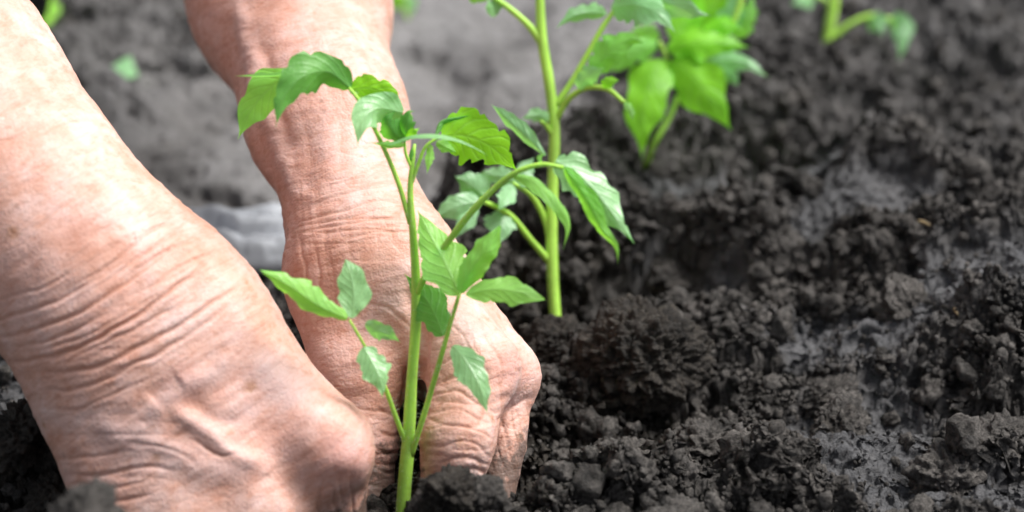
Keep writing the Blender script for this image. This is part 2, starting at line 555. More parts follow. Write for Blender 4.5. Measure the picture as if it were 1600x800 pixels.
def build_ground():
    # rows: fine steps over what the photograph shows, growing outwards
    pys = np.linspace(905, -40, 600)
    yv = np.array([G(800, p)[1] for p in pys])
    step0, step1 = yv[1] - yv[0], yv[-1] - yv[-2]
    near = yv[0] - np.cumsum(np.minimum(step0 * 1.09 ** np.arange(1, 71), 0.004) * np.r_[np.ones(44), 1.6 ** np.arange(1, 27)])
    farr = yv[-1] + np.cumsum(step1 * 1.25 ** np.arange(1, 42))
    yv = np.r_[near[::-1], yv, farr]
    # columns: even across the frame (with a margin), growing outwards
    u = np.linspace(-1.16, 1.16, 860)
    du = u[1] - u[0]
    tail = u[-1] + np.cumsum(np.r_[du * 1.035 ** np.arange(1, 61), du * 8 * 1.45 ** np.arange(1, 22)])
    u = np.r_[-tail[::-1], u, tail]
    dist = np.clip((yv - CAM[1]) * math.cos(PITCH) + CAM[2] * math.sin(PITCH), 0.6, 1.9)
    half = 800 / FPX * dist
    X = half[:, None] * u[None, :]
    Y = np.repeat(yv[:, None], len(u), 1)
    spx = np.abs(np.gradient(X, axis=1))
    spy = np.abs(np.gradient(Y, axis=0))
    sp = np.maximum(spx, spy * 0.6)
    x, y, s = X.ravel(), Y.ravel(), sp.ravel()
    z = height(x, y, s)
    k = np.clip(0.004 / s - 0.8, 0, 1)
    pm = path_mask(x, y)
    ox = (0.0022 * vnoise(x * 150, y * 150, z * 150, 41) + 0.0010 * vnoise(x * 420, y * 420, z * 420, 43)) * k * (1 - pm)
    oy = (0.0022 * vnoise(x * 150, y * 150, z * 150, 42) + 0.0010 * vnoise(x * 420, y * 420, z * 420, 44)) * k * (1 - pm)
    nr, nc = X.shape
    idx = np.arange(nr * nc).reshape(nr, nc)
    f = np.stack([idx[:-1, :-1], idx[:-1, 1:], idx[1:, 1:], idx[1:, :-1]], -1).reshape(-1, 4)
    V = np.stack([x + ox, y + oy, z], -1)
    g3 = V.reshape(nr, nc, 3)
    du_ = np.gradient(g3, axis=1)
    dv_ = np.gradient(g3, axis=0)
    nrm = np.cross(du_, dv_).reshape(-1, 3)
    nrm /= np.linalg.norm(nrm, axis=1)[:, None] + 1e-12
    nrm[nrm[:, 2] < 0] *= -1
    a3 = 1 - np.abs(vnoise(V[:, 0] * 240, V[:, 1] * 240, V[:, 2] * 240, 45))
    b3 = 1 - np.abs(vnoise(V[:, 0] * 520, V[:, 1] * 520, V[:, 2] * 520, 46))
    c3 = vnoise(V[:, 0] * 95, V[:, 1] * 95, V[:, 2] * 95, 47)
    crumb = (0.0030 * c3 - 0.0034 * a3 ** 3 - 0.0016 * b3 ** 3) * k * (1 - 0.8 * pm) * (1 - 0.6 * packed_mask(x, y))
    V = V + nrm * crumb[:, None]
    me = mesh_from('soil_bed', V, f, M_SOIL)
    g = G(1330, 532)
    spot = sstep(0.3, 0.8, np.exp(-(((x - g[0]) / 0.055) ** 2 + ((y - g[1]) / 0.016) ** 2)) + 0.2 * vnoise2(x * 60, y * 60, 79))
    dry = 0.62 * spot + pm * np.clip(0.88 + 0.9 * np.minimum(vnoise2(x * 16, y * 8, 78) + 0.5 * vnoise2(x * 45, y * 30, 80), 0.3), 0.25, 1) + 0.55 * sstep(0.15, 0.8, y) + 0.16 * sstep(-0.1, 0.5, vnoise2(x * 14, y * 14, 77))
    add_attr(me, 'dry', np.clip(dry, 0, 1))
    add_attr(me, 'packed', packed_mask(x, y))
    darkened = np.zeros_like(x)  # soil turned darker and browner round the holes, the hollow and one heap
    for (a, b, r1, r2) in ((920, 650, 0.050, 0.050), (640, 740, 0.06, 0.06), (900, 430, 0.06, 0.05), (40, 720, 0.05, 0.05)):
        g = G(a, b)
        darkened = np.maximum(darkened, np.exp(-(((x - g[0]) / r1) ** 2 + ((y - g[1]) / r2) ** 2)))
    add_attr(me, 'darkened', sstep(0.3, 0.6, darkened + 0.25 * vnoise2(x * 50, y * 50, 83)))
    o = link('soil_bed', me)
    tag(o, 'dark crumbly freshly dug garden soil', kind='structure')
    return o


build_ground()


def icosphere(sub):      # subdivisions=1 is the plain 20-face icosahedron
    bm = bmesh.new()
    bmesh.ops.create_icosphere(bm, subdivisions=sub, radius=1.0)
    v = np.array([q.co[:] for q in bm.verts])
    f = np.array([[q.index for q in t.verts] for t in bm.faces])
    bm.free()
    return v, f


def clod_shape(sub, seed, amp=1.0):
    v, f = icosphere(max(sub, 1))
    o = seed * 13.7
    n = v / np.linalg.norm(v, axis=1)[:, None]
    d = 1 + 0.42 * vnoise(v[:, 0] * 1.5 + o, v[:, 1] * 1.5, v[:, 2] * 1.5, seed)
    d += 0.30 * np.abs(vnoise(v[:, 0] * 3.4 + o, v[:, 1] * 3.4, v[:, 2] * 3.4, seed + 1))
    d += 0.20 * vnoise(v[:, 0] * 6.5 + o, v[:, 1] * 6.5, v[:, 2] * 6.5, seed + 2)
    if sub >= 3:
        d += 0.20 * np.abs(vnoise(v[:, 0] * 12 + o, v[:, 1] * 12, v[:, 2] * 12, seed + 3))
        d += 0.10 * vnoise(v[:, 0] * 24 + o, v[:, 1] * 24, v[:, 2] * 24, seed + 4)
    if sub >= 4:
        d += 0.10 * np.abs(vnoise(v[:, 0] * 34 + o, v[:, 1] * 34, v[:, 2] * 34, seed + 5))
        d += 0.10 * vnoise(v[:, 0] * 17 + o, v[:, 1] * 17, v[:, 2] * 17, seed + 6)
    if sub >= 6:
        d += 0.05 * vnoise(v[:, 0] * 60 + o, v[:, 1] * 60, v[:, 2] * 60, seed + 7)
    d = 1 + (d - 1) * amp
    sc = np.array([1.0, 0.85 + 0.1 * math.sin(seed), 0.72 + 0.12 * math.cos(seed * 2)])
    return n * d[:, None] * sc, f


def rot_xyz(a, b, c):
    ca, sa, cb, sb, cc, sc = math.cos(a), math.sin(a), math.cos(b), math.sin(b), math.cos(c), math.sin(c)
    rx = np.array([[1, 0, 0], [0, ca, -sa], [0, sa, ca]])
    ry = np.array([[cb, 0, sb], [0, 1, 0], [-sb, 0, cb]])
    rz = np.array([[cc, -sc, 0], [sc, cc, 0], [0, 0, 1]])
    return rz @ ry @ rx


def scatter_crumbs(name, label, n, sub, rmin, rmax, region, seed, sink=0.35):
    rng = np.random.default_rng(seed)
    protos = [clod_shape(sub, 100 + seed + i) for i in range(10)]
    V, F, off = [], [], 0
    px = rng.uniform(region[0], region[2], n)
    py = rng.uniform(region[1], region[3], n)
    pts = np.array([G(a, b)[:2] for a, b in zip(px, py)])
    pts += rng.normal(0, 0.002, pts.shape)
    keep = (path_mask(pts[:, 0], pts[:, 1]) < 0.3) & ((packed_mask(pts[:, 0], pts[:, 1]) < 0.6) | (rng.random(n) < 0.10))
    clump = vnoise2(pts[:, 0] * 45, pts[:, 1] * 45, 91)
    keep &= (clump > -0.35) | (rng.random(n) < 0.25)
    pts = pts[keep]
    z = height(pts[:, 0], pts[:, 1])
    for i in range(len(pts)):
        v, f = protos[rng.integers(10)]
        r = rmin * (rmax / rmin) ** (rng.random() ** 1.8)
        M = rot_xyz(*rng.uniform(0, 6.28, 3)) * r
        V.append(v @ M.T + np.array([pts[i, 0], pts[i, 1], z[i] + r * (0.5 - sink)]))
        F.append(f + off)
        off += len(v)
    me = mesh_from(name, np.concatenate(V), np.concatenate(F), M_SOIL, smooth=False)
    o = link(name, me)
    tag(o, label, kind='stuff')
    return o


scatter_crumbs('soil_grains', 'fine grains of dark soil over the bed', 16000, 1, 0.0005, 0.0015, (-20, 430, 1650, 850), 4, 0.2)
scatter_crumbs('soil_crumbs', 'small loose crumbs of dark soil over the bed', 6000, 2, 0.0009, 0.0030, (0, 380, 1700, 850), 5)
scatter_crumbs('soil_lumps', 'loose lumps of dark soil over the bed', 900, 3, 0.0028, 0.0065, (-60, 0, 1700, 850), 6)

# larger clods that can be picked out one by one
CLOD_ME, CLOD_DARKENED = [], []
for i in range(5):
    v, f = clod_shape(5, 300 + i)
    CLOD_ME.append(mesh_from('soil_clod', v, f, M_SOIL))
    me_ = mesh_from('soil_clod', v, f, M_SOIL)
    add_attr(me_, 'darkened', np.ones(len(v)))
    CLOD_DARKENED.append(me_)


BIG_ME = mesh_from('soil_clod', *clod_shape(6, 311, 0.55), M_SOIL)
add_attr(BIG_ME, 'darkened', np.ones(len(BIG_ME.vertices)))


def clod(px, py, r, label, group=None, d=None, lift=0.25, seed=0, squash=1.0, darkened=False, me=None):
    o = link('soil_clod', me or (CLOD_DARKENED if darkened else CLOD_ME)[seed % 5])
    if d is None:
        g = G(px, py, 0.0)
        z = float(height(np.array([g[0]]), np.array([g[1]]))[0])
        g = G(px, py, z)
        z = float(height(np.array([g[0]]), np.array([g[1]]))[0])
        o.location = (g[0], g[1], z + lift * r)
    else:
        o.location = W(px, py, d)
    o.scale = (r, r, r * squash)
    rr = np.random.default_rng(seed + 40)
    o.rotation_euler = (rr.uniform(-0.5, 0.5), rr.uniform(-0.5, 0.5), rr.uniform(0, 6.28))
    tag(o, label, 'soil clod', group)
    return o


# ------------------------------------------------------------------ hands and forearms
class Body:
    """smoothly joined tapered limbs -> one continuous skin"""

    def __init__(self):
        self.p = []

    def cone(self, a, b, k=0.010):
        """a, b = (px, py, depth, radius in px)"""
        A, B = W(*a[:3]), W(*b[:3])
        self.p.append((A, B, a[3] * a[2] / FPX, b[3] * b[2] / FPX, k))

    def chain(self, pts, k=0.010, kfirst=None):
        for i in range(len(pts) - 1):
            self.cone(pts[i], pts[i + 1], kfirst if (i == 0 and kfirst) else k)

    def sdf(self, P):
        out = None
        for (A, B, ra, rb, k) in self.p:
            ab = (B - A).astype(np.float32)
            q = P - A.astype(np.float32)
            t = np.clip((q @ ab) / float(ab @ ab), 0, 1)
            q -= t[..., None] * ab
            d = np.sqrt(np.einsum('...i,...i->...', q, q)) - (ra + (rb - ra) * t)
            if out is None:
                out = d
            else:
                h = np.maximum(k - np.abs(out - d), 0) / k
                out = np.minimum(out, d) - h * h * h * k / 6.0
        return out

    def grad(self, P, e=0.0004):
        g = np.zeros_like(P)
        for i in range(3):
            q = P.copy()
            q[:, i] += e
            a = self.sdf(q)
            q[:, i] -= 2 * e
            g[:, i] = a - self.sdf(q)
        return g / (np.linalg.norm(g, axis=1)[:, None] + 1e-12)

    def surface(self, vox, zmin=-0.09):
        lo = np.min([np.minimum(A - ra, B - rb) for A, B, ra, rb, k in self.p], axis=0) - 0.012
        hi = np.max([np.maximum(A + ra, B + rb) for A, B, ra, rb, k in self.p], axis=0) + 0.012
        bs = 8
        nb = np.ceil((hi - lo) / (vox * bs)).astype(int)
        ctr = np.stack(np.meshgrid(*[(np.arange(n) + 0.5) * bs * vox for n in nb], indexing='ij'), -1) + lo
        c = self.sdf(ctr.reshape(-1, 3).astype(np.float32)).reshape(nb)
        act = np.argwhere(np.abs(c) < bs * vox * 1.05)
        full = np.repeat(np.repeat(np.repeat(np.where(c > 0, 1.0, -1.0).astype(np.float32), bs, 0), bs, 1), bs, 2)
        loc = np.stack(np.meshgrid(*[np.arange(bs)] * 3, indexing='ij'), -1).reshape(-1, 3)
        for s in range(0, len(act), 400):
            blk = act[s:s + 400]
            ii = (blk[:, None, :] * bs + loc[None]).reshape(-1, 3)
            v = self.sdf((ii * vox + lo).astype(np.float32))
            full[ii[:, 0], ii[:, 1], ii[:, 2]] = v
        # naive surface nets
        sg = full < 0
        cell = np.zeros(tuple(n - 1 for n in full.shape), dtype=np.int8)
        for dx in (0, 1):
            for dy in (0, 1):
                for dz in (0, 1):
                    cell += sg[dx:dx + cell.shape[0], dy:dy + cell.shape[1], dz:dz + cell.shape[2]]
        ci = np.argwhere((cell > 0) & (cell < 8))
        idm = np.full(cell.shape, -1, dtype=np.int32)
        idm[ci[:, 0], ci[:, 1], ci[:, 2]] = np.arange(len(ci))
        acc = np.zeros((len(ci), 3), dtype=np.float64)
        cnt = np.zeros(len(ci))
        corners = [(a, b, c_) for a in (0, 1) for b in (0, 1) for c_ in (0, 1)]
        for a in corners:
            for ax in range(3):
                if a[ax]:
                    continue
                b = list(a)
                b[ax] = 1
                va = full[ci[:, 0] + a[0], ci[:, 1] + a[1], ci[:, 2] + a[2]]
                vb = full[ci[:, 0] + b[0], ci[:, 1] + b[1], ci[:, 2] + b[2]]
                m = (va < 0) != (vb < 0)
                t = np.where(m, va / np.where(va == vb, 1, va - vb), 0)
                pos = np.tile(np.array(a, dtype=float), (len(ci), 1))
                pos[:, ax] = t
                acc[m] += pos[m]
                cnt[m] += 1
        verts = (ci + acc / cnt[:, None]) * vox + lo
        F = []
        for ax in range(3):
            sl0 = [slice(1, -1)] * 3
            sl1 = [slice(1, -1)] * 3
            sl0[ax] = slice(0, -1)
            sl1[ax] = slice(1, None)
            a, b = sg[tuple(sl0)], sg[tuple(sl1)]
            for flip, m in ((False, a & ~b), (True, ~a & b)):
                e = np.argwhere(m)
                off = np.array([1, 1, 1])
                off[ax] = 0
                e = e + off
                u_, v_ = [(1, 2), (2, 0), (0, 1)][ax]
                q = []
                for (du, dv) in ((0, 0), (-1, 0), (-1, -1), (0, -1)):
                    z = e.copy()
                    z[:, u_] += du
                    z[:, v_] += dv
                    q.append(idm[z[:, 0], z[:, 1], z[:, 2]])
                q = np.stack(q, -1)
                F.append(q[:, ::-1] if flip else q)
        F = np.concatenate(F)
        F = F[(F >= 0).all(1)]
        for _ in range(2):
            d = self.sdf(verts.astype(np.float32))
            verts = verts - 0.9 * d[:, None] * self.grad(verts)
        return verts, F


def zone_wrinkles(P, zones):
    """sum of crease fields: each zone is (px, py, depth, angle of the crease lines in the picture, spacing, length, amp,
    reach across lines, reach along lines)"""
    disp = np.zeros(len(P))
    crs = np.zeros(len(P))
    for i, (px, py, d, ang, spc, ln, amp, ra, rl, sharp) in enumerate(zones):
        c = W(px, py, d)
        along = math.cos(R(ang)) * RT - math.sin(R(ang)) * UP      # picture direction, y down
        across = math.sin(R(ang)) * RT + math.cos(R(ang)) * UP
        q = P - c
        a, l, w = q @ across, q @ along, q @ FW
        m = np.exp(-((a / ra) ** 2 + (l / rl) ** 2 + (w / 0.05) ** 2))
        bend = 0.0035 * vnoise(a * 30, l * 30, w * 30, 500 + i)
        n = vnoise((a + bend) / spc, l / ln, w / ln, 510 + i)
        n2 = vnoise((a + bend) / (spc * 0.45), l / (ln * 0.7), w / ln, 530 + i)
        g = (1 - np.abs(n)) ** sharp
        g2 = (1 - np.abs(n2)) ** sharp
        disp -= amp * m * (g - 0.25 + 0.35 * g2)
        crs += m * sstep(0.55, 1.0, g) * min(1.0, amp / 0.0006)
    return disp, np.clip(crs, 0, 1)


def finish_arm(body, vox, zones, veins, creases, flush_shades, axis, ortho):
    P, F = body.surface(vox)
    # finer skin on the side turned to the camera: split those quads in four
    N = body.grad(P)
    rel = P - CAM
    dep = rel @ FW
    ok = (np.abs(FPX * (rel @ RT) / dep) < 840) & (np.abs(FPX * (rel @ UP) / dep) < 440) & (np.einsum('ij,ij->i', N, rel) < 0.1 * dep)
    sel = ok[F].all(1)
    Q, keep = F[sel], F[~sel]
    ed = np.stack([Q, np.roll(Q, -1, 1)], -1).reshape(-1, 2)
    ed.sort(axis=1)
    ue, inv = np.unique(ed, axis=0, return_inverse=True)
    mid = (inv.reshape(-1) + len(P)).reshape(-1, 4)
    cen = np.arange(len(Q)) + len(P) + len(ue)
    newp = np.concatenate([(P[ue[:, 0]] + P[ue[:, 1]]) / 2, P[Q].mean(1)])
    newp = newp - 0.9 * body.sdf(newp.astype(np.float32))[:, None] * body.grad(newp)
    P = np.concatenate([P, newp])
    F = np.concatenate([keep] + [np.stack([Q[:, k], mid[:, k], cen, mid[:, (k + 3) % 4]], -1) for k in range(4)])
    N = body.grad(P)
    print('arm faces', len(F))
    q = P
    disp, crs = zone_wrinkles(P, zones)
    disp += 0.00035 * vnoise(q[:, 0] * 55, q[:, 1] * 55, q[:, 2] * 55, 601)
    disp += 0.00030 * vnoise(q[:, 0] * 130, q[:, 1] * 130, q[:, 2] * 130, 602)
    # skin grain: long thin noise across the limb
    a, o1 = P @ axis, P @ ortho
    o2 = P @ np.cross(axis, ortho)
    disp += 0.00020 * vnoise(a / 0.0022, o1 / 0.010, o2 / 0.010, 603)
    # traced marks: positions across the skin are measured in the picture plane, on the side that faces the camera
    rel = P - CAM
    dep = rel @ FW
    pic = np.stack([800 + FPX * (rel @ RT) / dep, 400 - FPX * (rel @ UP) / dep], -1)
    facing = sstep(0.0, 0.35, -np.einsum('ij,ij->i', N, rel) / np.linalg.norm(rel, axis=1))
    wob = np.stack([vnoise(P[:, 0] * 160, P[:, 1] * 160, P[:, 2] * 160, 611), vnoise(P[:, 0] * 160, P[:, 1] * 160, P[:, 2] * 160, 612)], -1) * 3.0

    def pic_dist(pts):
        w = bez(np.c_[np.array(pts, float)[:, :2], np.zeros(len(pts))], 36)[:, :2]
        lo, hi = w.min(0) - 60, w.max(0) + 60
        sel = np.where(((pic > lo) & (pic < hi)).all(1) & (facing > 0))[0]
        d = np.full(len(sel), 1e9)
        tt = np.zeros(len(sel))
        pp = pic[sel] + wob[sel]
        for k in range(len(w) - 1):
            ab = w[k + 1] - w[k]
            t = np.clip(((pp - w[k]) @ ab) / (ab @ ab + 1e-9), 0, 1)
            dd = np.linalg.norm(pp - w[k] - t[:, None] * ab, axis=1)
            m = dd < d
            d[m] = dd[m]
            tt[m] = (k + t[m]) / (len(w) - 1)
        return sel, d, tt
    vein = np.zeros(len(P))
    for pts, rad, amp in veins:
        sel, d, tt = pic_dist(pts)
        e = np.exp(-(d / rad) ** 2) * facing[sel] * np.minimum(1, 6 * np.minimum(tt, 1 - tt) + 0.15)
        disp[sel] += amp * e
        if amp > 0:
            vein[sel] = np.maximum(vein[sel], e)
    for pts, rad, amp in creases:
        rad, amp = rad * 0.66, amp * 0.50
        sel, d, tt = pic_dist(pts)
        env = np.sin(np.pi * np.clip(tt, 0.02, 0.98)) ** 0.5 * facing[sel]
        disp[sel] += amp * env * (0.22 * np.exp(-((d - 2.4 * rad) / (1.5 * rad)) ** 2) - np.exp(-(d / rad) ** 2))
        crs[sel] = np.maximum(crs[sel], env * min(1.0, amp / 0.0009) * np.exp(-(d / (rad * 0.9)) ** 2))
    fl = np.zeros(len(P))
    for (px, py, d, rpx, st) in flush_shades:
        fl = np.maximum(fl, st * facing * np.exp(-((pic[:, 0] - px) ** 2 + (pic[:, 1] - py) ** 2) / rpx ** 2))
    P = P + N * disp[:, None]
    me = mesh_from('arm', P, F, M_SKIN)
    add_attr(me, 'grain', np.stack([a / 0.0030, o1 / 0.0080, o2 / 0.0080], -1)*1.6)
    add_attr(me, 'flush_shade', fl)
    add_attr(me, 'dirt', 1 - sstep(-0.005, 0.030, P[:, 2]))
    add_attr(me, 'crease', crs)
    add_attr(me, 'vein', vein)
    return me


person = bpy.data.objects.new('person', None)
COL.objects.link(person)
tag(person, 'bare-armed person bedding in the tomato seedling with both hands', 'person')


def pic_dir(dx, dy):
    v = dx * RT - dy * UP
    return v / np.linalg.norm(v)


def build_near_arm():
    b = Body()
    b.chain([(-520, -350, 0.850, 215), (-330, -160, 0.780, 178), (-125, 125, 0.725, 198), (108, 390, 0.700, 168)], 0.02)
    b.cone((150, 435, 0.698, 140), (215, 505, 0.695, 136), 0.020)                 # wrist
    b.cone((112, 470, 0.700, 112), (165, 560, 0.695, 100), 0.020)
    b.cone((225, 430, 0.700, 84), (310, 500, 0.695, 88), 0.020)
    # metacarpals
    b.cone((265, 445, 0.695, 92), (500, 698, 0.695, 76), 0.030)
    b.cone((215, 500, 0.690, 90), (410, 790, 0.682, 72), 0.030)
    b.cone((180, 540, 0.690, 90), (300, 850, 0.678, 68), 0.030)
    b.cone((150, 570, 0.695, 86), (205, 850, 0.680, 70), 0.030)
    b.cone((260, 600, 0.705, 120), (330, 760, 0.705, 100), 0.030)
    b.cone((512, 692, 0.681, 66), (516, 704, 0.681, 66), 0.016)                      # first knuckle
    # fingers, bent down into the soil
    b.chain([(505, 712, 0.695, 66), (528, 870, 0.705, 50), (548, 985, 0.725, 42), (556, 1040, 0.740, 36)], 0.010)
    b.chain([(410, 800, 0.682, 64), (430, 950, 0.690, 50), (452, 1060, 0.710, 42), (462, 1120, 0.725, 35)], 0.008)
    b.chain([(300, 860, 0.678, 60), (320, 1000, 0.684, 48), (345, 1100, 0.705, 40), (355, 1150, 0.720, 34)], 0.008)
    b.chain([(208, 860, 0.680, 56), (235, 980, 0.688, 42), (260, 1065, 0.705, 35), (270, 1110, 0.715, 30)], 0.008)
    # thumb, behind the palm
    b.chain([(310, 600, 0.740, 70), (430, 790, 0.755, 56), (510, 900, 0.785, 46), (560, 960, 0.800, 36)], 0.014)
    zones = [
        (170, 480, 0.650, -33, 0.0034, 0.060, 0.00028, 0.022, 0.050, 4),
        (110, 600, 0.650, -12, 0.0045, 0.040, 0.00035, 0.018, 0.025, 4),
        (170, 730, 0.640, 0, 0.0050, 0.040, 0.00045, 0.018, 0.026, 4),
        (60, 250, 0.660, -38, 0.0040, 0.022, 0.00018, 0.090, 0.080, 3),
        (530, 790, 0.660, 95, 0.0032, 0.020, 0.00035, 0.012, 0.012, 4),
        (250, 340, 0.660, -40, 0.0042, 0.035, 0.00030, 0.020, 0.030, 4),
    ]
    veins = [
        ([(225, 660), (268, 612), (330, 585), (370, 555)], 15, 0.0013),
        ([(268, 640), (318, 672), (360, 706), (415, 728)], 13, 0.0014),
        ([(130, 665), (230, 690), (330, 735), (430, 715)], 20, 0.0010),
        ([(238, 628), (262, 605), (285, 592)], 14, -0.0012),
        ([(285, 622), (330, 650), (380, 665)], 16, -0.0009),
        ([(400, 560), (470, 640)], 30, 0.0008),
        ([(440, 785), (500, 762), (570, 765)], 28, -0.0013),
        ([(360, 640), (440, 740)], 30, -0.0008),
    ]
    creases = [
        ([(8, 566), (52, 563), (121, 543), (210, 495), (280, 444), (330, 400)], 5.5, 0.0021),
        ([(-10, 530), (16, 524), (79, 506), (158, 469), (222, 425), (262, 392)], 5.0, 0.0018),
        ([(-20, 505), (30, 492), (79, 474), (131, 448), (170, 424)], 4.5, 0.0014),
        ([(56, 583), (147, 574), (226, 537), (315, 485), (372, 445)], 5.0, 0.0017),
        ([(60, 610), (131, 606), (220, 564), (294, 522), (352, 480)], 4.5, 0.0014),
        ([(70, 545), (140, 522), (230, 470), (262, 448)], 3.5, 0.0012),
        ([(110, 560), (180, 530), (250, 492), (300, 462)], 3.5, 0.0012),
        ([(30, 541), (90, 527), (170, 488)], 4.0, 0.0013),
        ([(173, 582), (247, 553), (320, 512)], 3.5, 0.0010),
        ([(95, 462), (184, 403), (240, 356), (290, 345)], 4.0, 0.0011),
        ([(150, 452), (220, 400), (275, 362)], 4.0, 0.0011),
        ([(190, 440), (255, 395), (310, 372)], 3.5, 0.0010),
        ([(230, 450), (290, 412), (340, 392)], 3.0, 0.0009),
        ([(0, 470), (60, 452), (110, 428)], 3.5, 0.0009),
        ([(75, 640), (120, 640), (190, 612), (250, 585)], 3.5, 0.0008),
        ([(105, 742), (157, 742), (226, 730), (270, 735)], 4.5, 0.0012),
        ([(112, 757), (170, 762), (230, 752)], 4.0, 0.0010),
        ([(95, 715), (150, 712), (205, 700)], 4.0, 0.0008),
        ([(120, 775), (180, 782), (240, 775)], 4.5, 0.0010),
        ([(300, 688), (345, 712), (372, 706)], 4.0, 0.0010),
        ([(200, 690), (260, 702), (310, 725)], 4.0, 0.0007),
        ([(520, 765), (526, 800), (530, 840)], 3.5, 0.0010),
        ([(548, 762), (552, 800), (556, 840)], 3.5, 0.0010),
        ([(500, 768), (500, 800), (506, 840)], 3.5, 0.0008),
        ([(0, 300), (60, 262), (110, 240)], 4, 0.0005),
        ([(20, 370), (90, 330), (150, 290)], 4, 0.0005),
    ]
    fl = [(540, 715, 0, 60, 0.8), (400, 640, 0, 150, 0.32), (200, 690, 0, 110, 0.25), (150, 520, 0, 130, 0.22), (290, 600, 0, 45, 0.5),
          (40, 440, 0, 110, 0.3), (230, 380, 0, 60, 0.25), (120, 360, 0, 60, 0.3), (350, 610, 0, 40, 0.35)]
    me = finish_arm(b, 0.0012, zones, veins, creases, fl, pic_dir(0.58, 0.81), pic_dir(0.81, -0.58))
    o = link('arm', me, person)
    tag(o, 'near arm with deep wrist folds and veined back of the hand')


